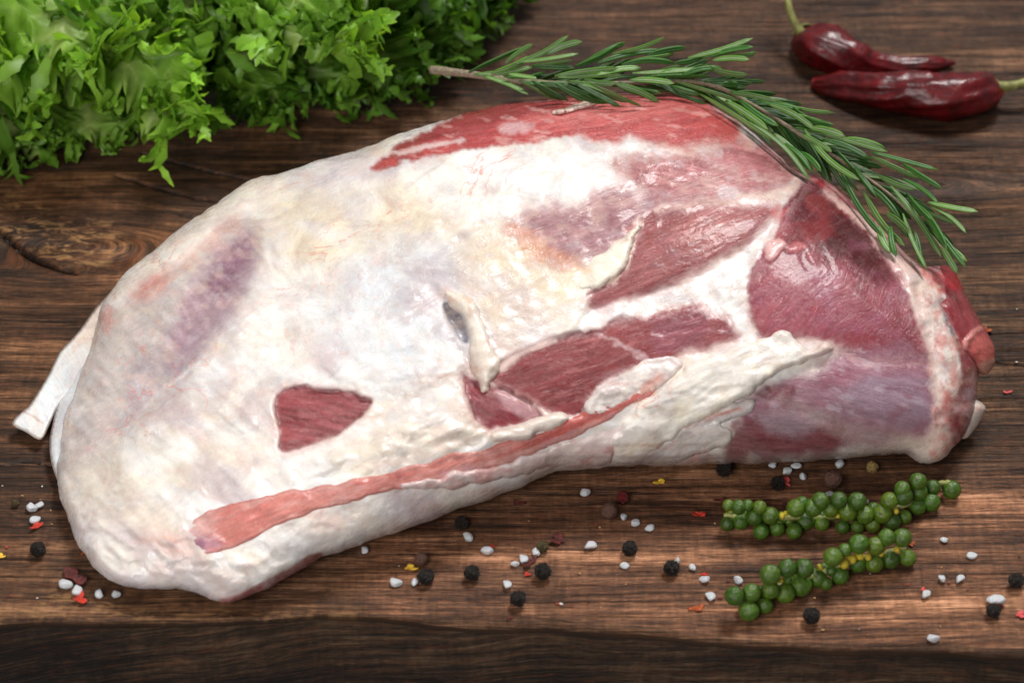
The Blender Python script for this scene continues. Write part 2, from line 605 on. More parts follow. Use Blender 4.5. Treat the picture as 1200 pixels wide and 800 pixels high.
    weather = 0.10 * sstep(0.0, 0.5, face) + 0.12 * (fbm(px / 120, py / 60, 3, 80) * 0.5 + 0.2)
    ii = np.arange(NR * nx).reshape(NR, nx)
    F = np.stack([ii[:-1, :-1].ravel(), ii[1:, :-1].ravel(), ii[1:, 1:].ravel(), ii[:-1, 1:].ravel()], 1)
    me = mesh_data("wooden_table", V, F, M_WOOD, True,
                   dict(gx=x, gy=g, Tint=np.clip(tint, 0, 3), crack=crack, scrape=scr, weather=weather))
    o = obj("wooden_table", me)
    tag(o, "dark brown weathered wooden plank table with cracks and worn front edge", None, None, "structure")
    # underside and back so that the slab has a body
    return o


# ------------------------------------------------------------------ inflated bodies
def grid_in_poly(poly, step):
    """grid cells inside a polygon, border vertices snapped to it"""
    poly = np.asarray(poly, float)
    lo = poly.min(0) - 2 * step; hi = poly.max(0) + 2 * step
    nx = int((hi[0] - lo[0]) / step) + 1; ny = int((hi[1] - lo[1]) / step) + 1
    gx, gy = np.meshgrid(lo[0] + np.arange(nx) * step, lo[1] + np.arange(ny) * step)
    X = gx.ravel(); Y = gy.ravel()
    d, ins, qx, qy, _ = segdist(X, Y, poly, True, True)
    sd = np.where(ins, d, -d)
    ok = (sd > 0.25 * step).reshape(ny, nx)
    cell = ok[:-1, :-1] & ok[1:, :-1] & ok[1:, 1:] & ok[:-1, 1:]
    used = np.zeros((ny, nx), bool); cnt = np.zeros((ny, nx), int)
    for a, b_ in ((0, 0), (1, 0), (1, 1), (0, 1)):
        used[a:ny - 1 + a, b_:nx - 1 + b_] |= cell
        cnt[a:ny - 1 + a, b_:nx - 1 + b_] += cell
    border = used & (cnt < 4)
    bi = border.ravel()
    X = np.where(bi, qx, X); Y = np.where(bi, qy, Y)
    sd = np.where(bi, 0, sd)
    idx = np.full(ny * nx, -1); u = used.ravel(); idx[u] = np.arange(u.sum())
    ii = idx.reshape(ny, nx)
    q = np.stack([ii[:-1, :-1][cell], ii[1:, :-1][cell], ii[1:, 1:][cell], ii[:-1, 1:][cell]], 1)
    return X[u], Y[u], sd[u], bi[u], q, (u, ny, nx)


def laplace_fill(mask2d, fixed, val, rhs=0.0, iters=700):
    """coarse-to-fine relaxation of lap(u) = -rhs, u = val on fixed cells"""
    ny, nx = mask2d.shape
    levels = []
    m, f, v = mask2d, fixed, np.where(fixed, val, 0.0)
    levels.append((m, f, v))
    while min(m.shape) > 24:
        H, W = m.shape[0] // 2, m.shape[1] // 2
        mm = m[:2 * H, :2 * W].reshape(H, 2, W, 2).any((1, 3))
        ff4 = f[:2 * H, :2 * W].reshape(H, 2, W, 2)
        vv4 = v[:2 * H, :2 * W].reshape(H, 2, W, 2)
        c = ff4.sum((1, 3))
        ff = c > 0
        vv = np.where(ff, (vv4 * ff4).sum((1, 3)) / np.maximum(c, 1), 0)
        m, f, v = mm, ff, vv
        levels.append((m, f, v))
    u = None
    for li in range(len(levels) - 1, -1, -1):
        m, f, v = levels[li]
        h2 = (2.0 ** li) ** 2
        if u is None:
            u = np.full(m.shape, v[f].mean() if f.any() else 0.0)
        else:
            up = np.repeat(np.repeat(u, 2, 0), 2, 1)
            up = np.pad(up, ((0, max(0, m.shape[0] - up.shape[0])), (0, max(0, m.shape[1] - up.shape[1]))), mode='edge')
            u = up[:m.shape[0], :m.shape[1]]
        u = np.where(f, v, u)
        free = m & ~f
        for _ in range(iters if li > 0 else iters // 3):
            p = np.pad(u, 1, mode='edge')
            a = 0.25 * (p[:-2, 1:-1] + p[2:, 1:-1] + p[1:-1, :-2] + p[1:-1, 2:] + rhs * h2)
            u = np.where(free, a, u)
    return u


class Body:
    """a closed body whose outline is given in photo pixels, with heights along the outline;
       depth() tells its surface to things that lie on it"""
    def __init__(self, outline, step, uneven=0.0):
        # outline: (px, py, z cm)
        o = np.asarray(outline, float)
        self.poly = catmull(o, True, 6)
        if uneven:
            pp = self.poly
            tg = np.roll(pp[:, :2], -1, 0) - np.roll(pp[:, :2], 1, 0)
            nn = np.stack([-tg[:, 1], tg[:, 0]], 1) / (np.linalg.norm(tg, axis=1)[:, None] + 1e-9)
            pp[:, :2] += nn * (uneven * (fbm(pp[:, 0] / 16, pp[:, 1] / 16, 3, 77, 0.6)))[:, None]
        self.X, self.Y, self.sd, self.bi, self.q, (self.u, self.ny, self.nx) = grid_in_poly(self.poly[:, :2], step)
        n = self.ny * self.nx
        fx = np.zeros(n, bool); fv = np.zeros(n)
        _, _, _, _, tt = segdist(self.X[self.bi], self.Y[self.bi], self.poly[:, :2], True)
        zz = np.interp(tt * len(self.poly), np.arange(len(self.poly) + 1), np.append(self.poly[:, 2], self.poly[0, 2])) * 0.01
        ui = np.where(self.u)[0]
        fx[ui[self.bi]] = True; fv[ui[self.bi]] = zz
        m2 = self.u.reshape(self.ny, self.nx); f2 = fx.reshape(self.ny, self.nx)
        self.zb = laplace_fill(m2, f2, fv.reshape(self.ny, self.nx), 0.0).ravel()[self.u]
        pu = laplace_fill(m2, f2, np.zeros((self.ny, self.nx)), 1.0).ravel()[self.u]
        self.pu = np.clip(pu, 0, None) / pu.max()
        self.step = step

    def base(self):
        d = ray(self.X, self.Y)
        t = (self.zb - CAM[2]) / d[:, 2]
        return d, t

    def finish(self, D, back):
        """D, back: metres toward / away from the viewpoint at every vertex"""
        d, t = self.base()
        t0 = (0.0004 - CAM[2]) / d[:, 2]
        self.tf = np.minimum(t - D, t0)
        tb = np.minimum(t + back, t0)
        tb = np.where(self.bi, self.tf, np.maximum(tb, self.tf + 0.0008))
        Vf = CAM + d * self.tf[:, None]
        Vb = CAM + d * tb[:, None]
        n = len(Vf)
        keep = ~self.bi
        bidx = np.arange(n)
        bidx[keep] = n + np.arange(keep.sum())
        V = np.vstack([Vf, Vb[keep]])
        Fb = bidx[self.q][:, ::-1]
        self.keep = keep
        return V, np.vstack([self.q, Fb])

    def blur(self, a, n):
        g = np.zeros(self.ny * self.nx); w = self.u.astype(float)
        g[self.u] = a
        g = g.reshape(self.ny, self.nx); w = w.reshape(self.ny, self.nx)
        for _ in range(n):
            for ax in (0, 1):
                num = (np.roll(g * w, 1, ax) + 2 * g * w + np.roll(g * w, -1, ax)); den = (np.roll(w, 1, ax) + 2 * w + np.roll(w, -1, ax))
                g = np.where(w > 0, num / np.maximum(den, 1), 0)
        return g.ravel()[self.u]

    def ext(self, a):
        return np.concatenate([a, a[self.keep]])

    def depth_at(self, px, py):
        """depth of the front surface at pixels (nearest vertex on a coarse map)"""
        if not hasattr(self, 'dm'):
            H, W = 400, 600
            s = np.zeros((H, W)); c = np.zeros((H, W))
            xi = np.clip((self.X / 2).astype(int), 0, W - 1); yi = np.clip((self.Y / 2).astype(int), 0, H - 1)
            np.add.at(s, (yi, xi), self.tf); np.add.at(c, (yi, xi), 1)
            f = c > 0
            a = np.where(f, s / np.maximum(c, 1), 0)
            for _ in range(60):            # spread outwards
                p = np.pad(a, 1); pf = np.pad(f.astype(float), 1)
                sm = p[:-2, 1:-1] * pf[:-2, 1:-1] + p[2:, 1:-1] * pf[2:, 1:-1] + p[1:-1, :-2] * pf[1:-1, :-2] + p[1:-1, 2:] * pf[1:-1, 2:]
                sc = pf[:-2, 1:-1] + pf[2:, 1:-1] + pf[1:-1, :-2] + pf[1:-1, 2:]
                new = (~f) & (sc > 0)
                a = np.where(new, sm / np.maximum(sc, 1), a); f = f | new
            self.dm = a
        x = np.clip(np.asarray(px, float) / 2 - 0.5, 0, 597.9); y = np.clip(np.asarray(py, float) / 2 - 0.5, 0, 397.9)
        xi = x.astype(int); yi = y.astype(int); fx = x - xi; fy = y - yi
        a = self.dm
        return (a[yi, xi] * (1 - fx) + a[yi, xi + 1] * fx) * (1 - fy) + (a[yi + 1, xi] * (1 - fx) + a[yi + 1, xi + 1] * fx) * fy


class Paint:
    def __init__(self, X, Y, base):
        self.X, self.Y = X, Y
        n = len(X)
        self.c = np.tile(s2l(base), (n, 1))
        self.h = np.zeros(n)          # relief, mm
        self.r = np.full(n, 0.42)
        self.ang = np.full(n, -28.0)
        self.lean = np.zeros(n)
        self.k = 0

    def mask(self, poly, feather=3, warp=0, wscale=12, smooth=True):
        self.k += 1
        p = catmull(poly, True, 4) if smooth else np.asarray(poly, float)
        x, y = self.X, self.Y
        if warp:
            x = x + warp * fbm(x / wscale / 1.4, y / wscale / 1.4, 3, 100 + self.k, 0.42)
            y = y + warp * fbm(self.X / wscale / 1.4 + 31, y / wscale / 1.4 + 9, 3, 140 + self.k, 0.42)
        sdv = sdf(x, y, p, margin=max(30, float(np.max(feather)) * 2))
        if warp:
            sdv = sdv + 0.30 * warp * fbm(self.X / 4.5, self.Y / 4.5, 2, 260 + self.k)
        return sstep(-feather, feather, sdv)

    def line(self, pts, w, feather, warp=0, wscale=10):
        self.k += 1
        p = catmull(pts, False, 5)
        wd_ = None
        if np.asarray(pts).shape[1] == 3:
            wd_ = p[:, 2]
        x, y = self.X, self.Y
        lo = p[:, :2].min(0) - 60; hi = p[:, :2].max(0) + 60
        out = np.zeros(len(x))
        kk = np.where((x > lo[0]) & (x < hi[0]) & (y > lo[1]) & (y < hi[1]))[0]
        xx, yy = x[kk], y[kk]
        if warp:
            xx = xx + warp * fbm(x[kk] / wscale, y[kk] / wscale, 3, 180 + self.k)
            yy = yy + warp * fbm(x[kk] / wscale + 7, y[kk] / wscale, 3, 220 + self.k)
        d, _, _, _, tt = segdist(xx, yy, p[:, :2], False)
        ww = w if wd_ is None else np.interp(tt * (len(p) - 1), np.arange(len(p)), wd_)
        out[kk] = 1 - sstep(-feather, feather, d - ww)
        return out

    def col(self, m, c, a=1.0):
        m = (m * a)[:, None]
        self.c = self.c * (1 - m) + s2l(c)[None, :] * m

    def fib(self, m, ang, lean=None):
        if not hasattr(self, 'fu'):
            self.fu, self.fv = self.rot(-28.0, 600.0, 400.0)
        w = m / (m.sum() + 1e-9)
        cx_, cy_ = (self.X * w).sum(), (self.Y * w).sum()
        u, v = self.rot(ang, cx_, cy_)
        u0 = (self.fu * w).sum(); v0 = (self.fv * w).sum()
        self.fu = self.fu * (1 - m) + (u + u0) * m
        self.fv = self.fv * (1 - m) + (v + v0) * m
        if lean is not None:
            self.lean = self.lean * (1 - m) + lean * m

    def rot(self, ang, cx_, cy_):
        a = math.radians(ang)
        x = self.X - cx_; y = self.Y - cy_
        return x * math.cos(a) + y * math.sin(a), -x * math.sin(a) + y * math.cos(a)

    def attrs(self, ext=lambda a: a, fac=0.90):
        if not hasattr(self, 'fu'):
            self.fu, self.fv = self.rot(float(self.ang[0]), 0, 0)
        v = self.fv + 7 * fbm(self.X / 70, self.Y / 70, 2, 990)
        return dict(Col=ext(np.clip(self.c, 0.01, 0.95) * fac), Rough=ext(self.r), Lean=ext(np.clip(self.lean, 0, 1)), fu=ext(self.fu), fv=ext(v))

    def streak(self, m, ang, across, along, amp, seed, tint=(1, 1, 1), relief=0.0, bend=0.0):
        """fibre streaks along direction ang (degrees, photo axes)"""
        a = math.radians(ang)
        u = self.X * math.cos(a) + self.Y * math.sin(a)
        v = -self.X * math.sin(a) + self.Y * math.cos(a)
        v = v + bend * fbm(u / 60, v / 60, 2, seed + 3)
        n = fbm(u / along, v / across, 3, seed, 0.6)
        self.c = self.c * (1 + (m * amp * n)[:, None] * np.array(tint)[None, :])
        self.h += m * relief * n
        return n


# ------------------------------------------------------------------ the lamb shoulder
OUT = [(148, 320, 2.2), (172, 300, 2.5), (212, 268, 2.9), (245, 244, 3.2), (270, 226, 3.4), (300, 209, 3.6), (325, 204, 3.7),
       (365, 191, 3.9), (410, 178, 4.1), (435, 170, 4.3), (475, 156, 4.6), (510, 144, 4.8), (550, 131, 5.0), (590, 122, 5.2),
       (625, 117, 5.3), (660, 113, 5.4), (700, 112, 5.5), (740, 109, 5.5), (780, 108, 5.5), (810, 112, 5.5), (840, 125, 5.5),
       (870, 145, 5.4), (895, 165, 5.3), (918, 188, 5.2), (940, 204, 5.1), (960, 205, 5.0), (985, 224, 4.9), (1010, 244, 4.7),
       (1030, 262, 4.6), (1048, 282, 4.5), (1066, 302, 4.4), (1085, 312, 4.2), (1103, 311, 4.0), (1118, 326, 3.8), (1128, 350, 3.5),
       (1138, 380, 3.1), (1146, 410, 2.7), (1147, 440, 2.2), (1144, 462, 1.8), (1140, 485, 1.5), (1132, 505, 1.2),
       (1118, 524, 0.9), (1103, 539, 0.7), (1088, 544, 0.6), (1074, 540, 0.6), (1058, 531, 0.7), (1030, 533, 0.8), (980, 538, 0.8),
       (920, 541, 0.8), (850, 543, 0.8), (790, 545, 0.8), (720, 546, 0.8), (690, 549, 0.7), (655, 552, 0.7), (640, 557, 0.7),
       (600, 574, 0.6), (560, 589, 0.6), (520, 603, 0.6), (480, 618, 0.6), (440, 632, 0.6), (405, 644, 0.6), (375, 653, 0.5),
       (355, 666, 0.5), (330, 680, 0.5), (300, 695, 0.5), (268, 706, 0.5), (245, 702, 0.5), (225, 693, 0.5), (195, 690, 0.5),
       (160, 690, 0.5), (140, 685, 0.5), (120, 674, 0.5), (105, 657, 0.5), (88, 630, 0.5), (76, 600, 0.5), (69, 575, 0.6),
       (67, 548, 0.6), (70, 520, 0.7), (75, 492, 0.9), (84, 465, 1.0), (94, 438, 1.2), (106, 408, 1.5), (114, 380, 1.7), (122, 352, 2.0)]


def build_meat():
    root = empty("lamb_shoulder", P(620, 540, 0))
    tag(root, "large raw lamb shoulder with white fat and red muscle lying on the wood", "meat")
    B = Body(OUT, 1.75, 2.4)
    X, Y = B.X, B.Y
    pt = Paint(X, Y, (243, 235, 226))
    lum = np.ones(len(X))
    # mottled fat
    n1 = fbm(X / 85, Y / 60, 4, 1); n2 = fbm(X / 26, Y / 20, 4, 2); n3 = fbm(X / 9, Y / 7, 3, 4)
    pt.col(sstep(0.0, 0.5, n1), (244, 228, 206), 0.5)
    pt.col(sstep(0.05, 0.5, fbm(X / 70, Y / 55, 4, 6)), (236, 230, 228), 0.7)
    pt.col(sstep(0.15, 0.6, fbm(X / 45, Y / 34, 4, 9)), (236, 208, 196), 0.45)
    pt.col(sstep(0.0, 0.5, n2), (252, 250, 247), 0.5)
    # --- left blade: thin grey membrane
    A1 = [(104, 420), (125, 372), (165, 335), (215, 300), (285, 262), (318, 275), (300, 330), (262, 392), (225, 435), (190, 470), (150, 530), (118, 590), (82, 575), (74, 520), (84, 470)]
    m = pt.mask(A1, 26, 14, 30)
    pt.col(m, (204, 192, 186), 0.95); pt.h -= 1.2 * m
    pt.col(pt.mask([(140, 420), (195, 380), (240, 395), (200, 450), (150, 480)], 22, 14, 24), (182, 172, 172), 0.6)
    m = mV = pt.mask([(215, 345), (245, 303), (285, 272), (303, 278), (296, 318), (272, 362), (240, 402), (205, 432), (190, 415), (205, 380)], 15, 12, 20)
    pt.col(m, (174, 146, 158), 0.85); pt.h -= 0.8 * m
    pt.col(pt.mask([(300, 290), (285, 340), (240, 410), (190, 470), (140, 520), (120, 510), (150, 450), (200, 400), (245, 330)], 20, 16, 24), (176, 158, 168), 0.6)
    m = pt.mask([(245, 312), (280, 279), (299, 283), (288, 315), (262, 345), (246, 350), (240, 330)], 9, 8, 14)
    pt.col(m, (128, 78, 104), 0.6)
    sp = sstep(0.0, 0.55, fbm((X + Y * .5) / 6, (Y - X * .4) / 4, 4, 14, .7)) * pt.mask([(225, 330), (300, 275), (318, 320), (270, 380), (225, 400)], 12)
    pt.col(sp, (216, 202, 206), 0.14)
    pt.col(pt.line([(150, 500), (185, 462), (225, 430), (262, 405)], 1.4, 2.5, 4), (236, 226, 220), 0.7)
    # rim at the upper left
    m = pt.mask([(120, 356), (148, 320), (172, 300), (212, 268), (245, 244), (300, 209), (325, 204), (330, 214), (285, 242), (240, 280), (200, 312), (165, 332), (150, 345)], 5, 5, 14)
    pt.col(m, (245, 232, 218), 0.8); pt.h += 1.4 * m
    m = pt.mask([(150, 347), (185, 322), (235, 285), (270, 258), (282, 268), (240, 300), (195, 335), (165, 355)], 8, 8, 14)
    pt.col(m, (226, 170, 152), 0.55)
    pt.col(pt.mask([(162, 335), (185, 322), (195, 330), (170, 350)], 6, 5, 8), (218, 140, 128), 0.7)
    pt.col(pt.mask([(118, 382), (124, 360), (134, 366), (126, 392)], 5, 4, 8), (228, 160, 145), 0.7)
    # left edge dark-orange seam
    pt.col(pt.line([(116, 372), (110, 402), (96, 440), (84, 470), (78, 500)], 1.3, 1.6, 3), (205, 160, 130), 0.8)
    pt.h -= 1.2 * pt.line([(120, 368), (112, 402), (98, 440), (86, 470), (79, 500)], 1.2, 2.4, 3)
    # --- broad colour areas on the fat
    pt.col(pt.mask([(330, 235), (400, 208), (470, 205), (520, 225), (500, 280), (430, 300), (360, 330), (320, 290)], 30, 20, 40), (243, 228, 198), 0.85)
    pt.col(pt.mask([(420, 300), (520, 280), (560, 330), (530, 420), (440, 450), (380, 400), (380, 340)], 34, 22, 40), (224, 227, 230), 0.9)
    pt.col(pt.mask([(545, 280), (620, 270), (700, 300), (720, 320), (640, 370), (590, 410), (560, 380), (545, 330)], 18, 14, 26), (242, 224, 190), 0.75)
    pt.col(pt.mask([(470, 205), (620, 165), (740, 170), (740, 195), (620, 225), (520, 245)], 16, 12, 26), (252, 249, 240), 0.85)
    pt.col(pt.mask([(340, 200), (420, 182), (520, 172), (470, 200), (370, 222)], 12, 10, 20), (220, 206, 210), 0.85)
    pt.col(pt.mask([(90, 560), (160, 500), (230, 520), (240, 590), (150, 600)], 34, 20, 40), (236, 224, 202), 0.7)
    # --- violet muscle under thin fat, upper middle
    m = m7 = pt.mask([(598, 262), (640, 240), (700, 228), (740, 205), (800, 185), (860, 170), (915, 190), (938, 207), (900, 228), (800, 240), (765, 262), (738, 288), (690, 306), (640, 304)], 16, 14, 24)
    pt.col(m, (168, 122, 128), 0.95); pt.h -= 0.5 * m
    pt.col(sstep(-.1, .5, fbm((X - Y * .5) / 44, (Y + X * .35) / 13, 4, 497, .55)) * m7, (208, 176, 176), 0.42)
    pt.col(pt.mask([(660, 268), (700, 250), (745, 248), (745, 268), (705, 282), (670, 286)], 10, 9, 14), (160, 112, 120), 0.7)
    # --- upper right membrane, pink with pale stripes
    m9 = pt.mask([(720, 186), (800, 180), (850, 168), (878, 160), (912, 186), (940, 207), (910, 224), (870, 230), (810, 232), (770, 226), (735, 205)], 12, 10, 18)
    pt.col(m9, (180, 114, 116), 0.92)
    pt.streak(m9, 14, 3.2, 40, 0.55, 300, (0.8, 1.1, 1.1), 0.35)
    # --- top red muscle
    T8 = [(432, 198), (455, 178), (510, 146), (590, 118), (660, 108), (740, 102), (800, 106), (845, 126), (872, 152), (862, 164), (830, 167), (800, 173), (760, 170), (735, 163), (700, 166), (672, 158), (640, 163), (600, 170), (560, 173), (500, 184), (450, 197)]
    m8 = pt.mask(T8, 3 + 6 * sstep(640, 800, X), 6, 12)
    pt.col(m8, (196, 92, 90)); pt.h -= 1.0 * m8
    pt.col(pt.mask([(620, 135), (720, 112), (800, 115), (830, 130), (760, 138), (660, 150)], 14, 12, 18), (216, 128, 122), 0.75)
    pt.col(pt.mask([(440, 190), (470, 160), (560, 128), (650, 112), (640, 132), (560, 150), (480, 180)], 7, 6, 12) * m8, (166, 74, 76), 0.9)
    pt.streak(m8, -12, 3.0, 46, 0.35, 310, (0.7, 1.2, 1.2), 0.35, 5)
    pt.col(pt.line([(452, 182, 2), (500, 172, 3), (545, 164, 1.5)], 2, 2, 3), (236, 220, 214), 0.9)
    pt.col(pt.mask([(585, 150), (600, 143), (625, 146), (615, 156), (595, 158)], 4, 5, 7), (226, 200, 198), 0.75)
    pt.col(sstep(0.24, 0.5, fbm((X + Y * .3) / 22, (Y - X * .15) / 5, 3, 320)) * m8, (234, 190, 180), 0.55)
    pt.h -= 0.9 * pt.line([(735, 163), (780, 172), (830, 168)], 1.0, 2.2, 3)
    # --- fat seam between membrane and the muscles below
    m = pt.line([(752, 262, 9), (775, 250, 7), (800, 243, 5), (840, 238, 4), (880, 234, 5), (915, 228, 7), (940, 212, 6)], 6, 3.5, 6, 10)
    pt.col(m, (236, 214, 198), 0.9); pt.h += 0.8 * m
    pt.col(pt.mask([(842, 222), (850, 217), (866, 219), (862, 232), (846, 234)], 2.5, 3, 6), (238, 228, 224), 0.9)
    pt.col(pt.mask([(738, 222), (752, 218), (762, 226), (748, 234)], 3, 4, 6), (236, 222, 216), 0.7)
    pt.h -= 1.6 * pt.line([(870, 168), (900, 188), (930, 207), (945, 213)], 3, 6)
    # --- orange tinted fat
    m = pt.mask([(592, 272), (608, 262), (640, 285), (675, 300), (690, 318), (660, 318), (620, 302)], 7, 9, 12)
    pt.col(m, (226, 164, 120), 0.62)
    pt.col(pt.line([(598, 275), (625, 300), (668, 318)], 1.5, 3, 6, 8), (208, 136, 96), 0.5)
    # --- muscle A
    MA = [(752, 256), (775, 246), (805, 241), (860, 238), (900, 239), (912, 246), (898, 268), (866, 292), (820, 318), (775, 340), (735, 352), (703, 362), (684, 356), (697, 338), (722, 326), (733, 302), (744, 276)]
    hA = 1 - sstep(725, 790, X + 0.6 * (Y - 300)); mA = pt.mask(MA, 2.2 + 7 * (1 - hA), 5, 12)
    pt.col(mA, (150, 78, 78)); pt.h -= (0.3 + 1.6 * hA) * mA
    sA = sdf(X, Y, catmull(MA, True, 4)); pt.h += 2.6 * mA * np.sqrt(np.clip(sA / 40, 0, 1))
    pt.col(pt.mask([(770, 270), (850, 245), (890, 245), (860, 275), (790, 310), (750, 320)], 16, 10, 16) * mA, (180, 112, 106), 0.7)
    pt.streak(mA, -24, 3.2, 60, 0.34, 330, (0.8, 1.1, 1.1), 0.14, 8); pt.streak(mA, -27, 9, 70, 0.30, 332, (0.7, 1.2, 1.2), 0.3, 8); pt.col(mA * sstep(0.1, 0.5, fbm(X / 34, Y / 22, 3, 333)), (150, 92, 104), 0.5)
    pt.col(mA * hA * sstep(5, 0.5, sA), (112, 52, 56), 0.4)  # shade along the stepped fat edge, painted as a dark rim
    # --- white wedge
    W12 = [(668, 388), (688, 364), (730, 354), (778, 342), (830, 315), (880, 286), (905, 258), (922, 238), (940, 214), (948, 214), (925, 246), (905, 274), (888, 304), (877, 340), (877, 372), (888, 398), (868, 394), (850, 374), (832, 356), (785, 356), (738, 370), (700, 380)]
    m = pt.mask(W12, 3, 5, 10)
    pt.col(m, (246, 243, 238)); pt.h -= 0.9 * m
    pt.streak(m, -30, 4, 40, 0.12, 340, (0.6, 1, 1), 0.5)
    # --- muscle B
    MB = [(578, 436), (600, 415), (635, 401), (682, 388), (722, 376), (772, 366), (815, 358), (838, 362), (858, 380), (864, 396), (842, 406), (802, 412), (770, 427), (740, 432), (705, 447), (694, 462), (678, 488), (650, 486), (620, 474), (592, 458), (578, 450)]
    hB = 1 - sstep(690, 800, X); mB = pt.mask(MB, 2.2 + 5 * (1 - hB), 5, 12)
    pt.col(mB, (138, 56, 58)); pt.h -= (0.5 + 2.4 * hB) * mB
    sB = sdf(X, Y, catmull(MB, True, 4)); pt.h += 3.0 * mB * np.sqrt(np.clip(sB / 34, 0, 1))
    pt.col(pt.mask([(770, 376), (830, 362), (860, 392), (810, 408), (770, 410)], 12, 8, 12) * mB, (152, 84, 98), 0.75)
    pt.streak(mB, -17, 3.0, 50, 0.34, 350, (0.8, 1.2, 1.2), 0.16, 8); pt.streak(mB, -22, 9, 60, 0.35, 353, (0.7, 1.2, 1.2), 0.5, 10); pt.col(mB * sstep(0.1, 0.5, fbm(X / 30, Y / 18, 3, 354)), (160, 78, 74), 0.55)
    pt.col(pt.line([(700, 392, 1.5), (730, 403, 3), (758, 421, 4)], 2, 3, 6, 7), (222, 200, 198), 0.65)
    pt.col(sstep(0.25, 0.55, fbm((X - Y * .3) / 20, (Y + X * .28) / 4, 3, 352)) * mB, (206, 140, 136), 0.4)
    pt.col(mB * hB * sstep(6, 0.5, sB), (92, 34, 40), 0.45)  # shade below the overhanging fat lip, put into the colour
    pt.h -= 1.4 * pt.line([(765, 392), (800, 386), (850, 384)], 1.2, 3, 4)
    # --- muscle C
    MC = [(543, 438), (566, 450), (580, 452), (606, 464), (636, 484), (616, 497), (590, 502), (572, 503), (556, 490), (546, 466)]
    mC = pt.mask(MC, 2.5, 4, 8)
    pt.col(mC, (142, 62, 68)); pt.h -= 4.0 * mC
    sC = sdf(X, Y, catmull(MC, True, 4)); pt.h += 3.0 * mC * np.sqrt(np.clip(sC / 22, 0, 1))
    pt.col(pt.mask([(582, 455), (606, 466), (634, 484), (616, 490), (592, 476)], 4, 4, 7) * mC, (206, 168, 172), 0.75)  # sheen on the right side, painted as pale colour
    pt.streak(mC, 22, 2.5, 30, 0.4, 360, (0.8, 1.2, 1.2), 0.4)
    # --- muscle D, big right
    MD = [(944, 208), (956, 204), (978, 226), (1006, 247), (1032, 281), (1056, 312), (1063, 340), (1070, 362), (1086, 400), (1094, 424), (1060, 424), (1020, 424), (982, 408), (940, 398), (905, 402), (884, 384), (876, 346), (886, 306), (908, 271), (920, 242)]
    mD = pt.mask(MD, 3.5 + 7 * sstep(385, 415, Y), 5, 12)
    pt.col(mD, (150, 70, 80)); pt.h -= 0.8 * mD
    sD = sdf(X, Y, catmull(MD, True, 4)); pt.h += 4.2 * mD * np.sqrt(np.clip(sD / 55, 0, 1))
    pt.col(pt.mask([(940, 215), (985, 235), (1030, 285), (1050, 330), (1010, 320), (960, 290), (925, 285), (925, 255)], 16, 12, 16) * mD, (84, 28, 34), 0.95)  # shadow in the hollow at the top, darkened into the colour
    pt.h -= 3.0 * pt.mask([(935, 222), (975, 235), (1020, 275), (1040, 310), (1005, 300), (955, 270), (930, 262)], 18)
    pt.col(pt.mask([(895, 330), (950, 320), (1000, 345), (990, 385), (930, 395), (895, 380)], 20, 12, 18) * mD, (172, 104, 114), 0.7)
    pt.col(pt.mask([(1030, 395), (1085, 405), (1090, 425), (1030, 424), (1000, 412)], 9, 6, 12) * mD, (150, 64, 74), 0.6)
    pt.streak(mD, -48, 3.4, 44, 0.22, 370, (0.8, 1.1, 1.1), 0.12, 10); pt.col(mD * sstep(0.05, 0.5, fbm(X / 46, Y / 34, 3, 372)), (164, 98, 120), 0.55); pt.col(mD * sstep(0.1, 0.5, fbm(X / 40, Y / 30, 3, 374)), (166, 70, 72), 0.5); pt.col(mD * sstep(0.25, 0.5, fbm((X + Y * .7) / 34, (Y - X * .9) / 7, 3, 376)), (206, 150, 160), 0.10)
    wr = pt.mask([(930, 275), (985, 270), (1040, 320), (1060, 380), (1020, 370), (975, 330), (935, 310)], 12)
    pt.streak(wr, 62, 4.5, 34, 0.35, 380, (0.7, 1.2, 1.2), 0.8, 10)
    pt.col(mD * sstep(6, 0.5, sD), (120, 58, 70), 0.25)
    m = pt.mask([(896, 292), (901, 281), (912, 280), (920, 285), (914, 294), (905, 303), (898, 302)], 2, 2, 6)
    pt.col(m, (236, 196, 190), 0.95); pt.h += 2.0 * m
    m = pt.mask([(922, 288), (938, 282), (946, 288), (936, 295), (924, 295)], 2, 2, 6)
    pt.col(m, (196, 110, 112), 0.9); pt.h += 1.3 * m
    pt.col(pt.mask([(904, 246), (914, 240), (920, 250), (910, 262)], 4, 4, 6), (214, 72, 76), 0.8)
    # --- violet lower right
    ME = [(868, 470), (905, 452), (955, 432), (985, 410), (1030, 406), (1085, 412), (1098, 450), (1102, 490), (1088, 518), (1050, 524), (1000, 530), (950, 530), (900, 525), (870, 500)]
    mE = pt.mask(ME, 13, 10, 18)
    pt.col(mE, (158, 116, 132), 0.95)
    pt.col(pt.mask([(1000, 440), (1060, 435), (1090, 460), (1085, 495), (1040, 490), (1000, 470)], 16, 10, 18) * mE, (176, 156, 172), 0.75)
    pt.col(pt.mask([(960, 435), (1010, 420), (1050, 425), (1010, 445), (970, 455)], 10, 8, 12) * mE, (170, 112, 128), 0.7)
    pt.streak(mE, 14, 4, 44, 0.22, 390, (0.9, 1, 1), 0.2, 10); pt.col(mE * sstep(-0.1, 0.4, fbm(X / 30, Y / 16, 3, 393)), (150, 92, 108), 0.5)
    web = sstep(0.10, 0.5, fbm((X + .3 * Y) / 34, (Y - .3 * X) / 12, 4, 392, 0.6)) * mE
    pt.col(web, (206, 198, 210), 0.55)
    # --- dark muscle patches on the lower right
    m = pt.mask([(884, 462), (905, 450), (930, 452), (934, 466), (928, 473), (900, 468)], 4, 5, 9)
    pt.col(m, (116, 50, 62), 0.9)
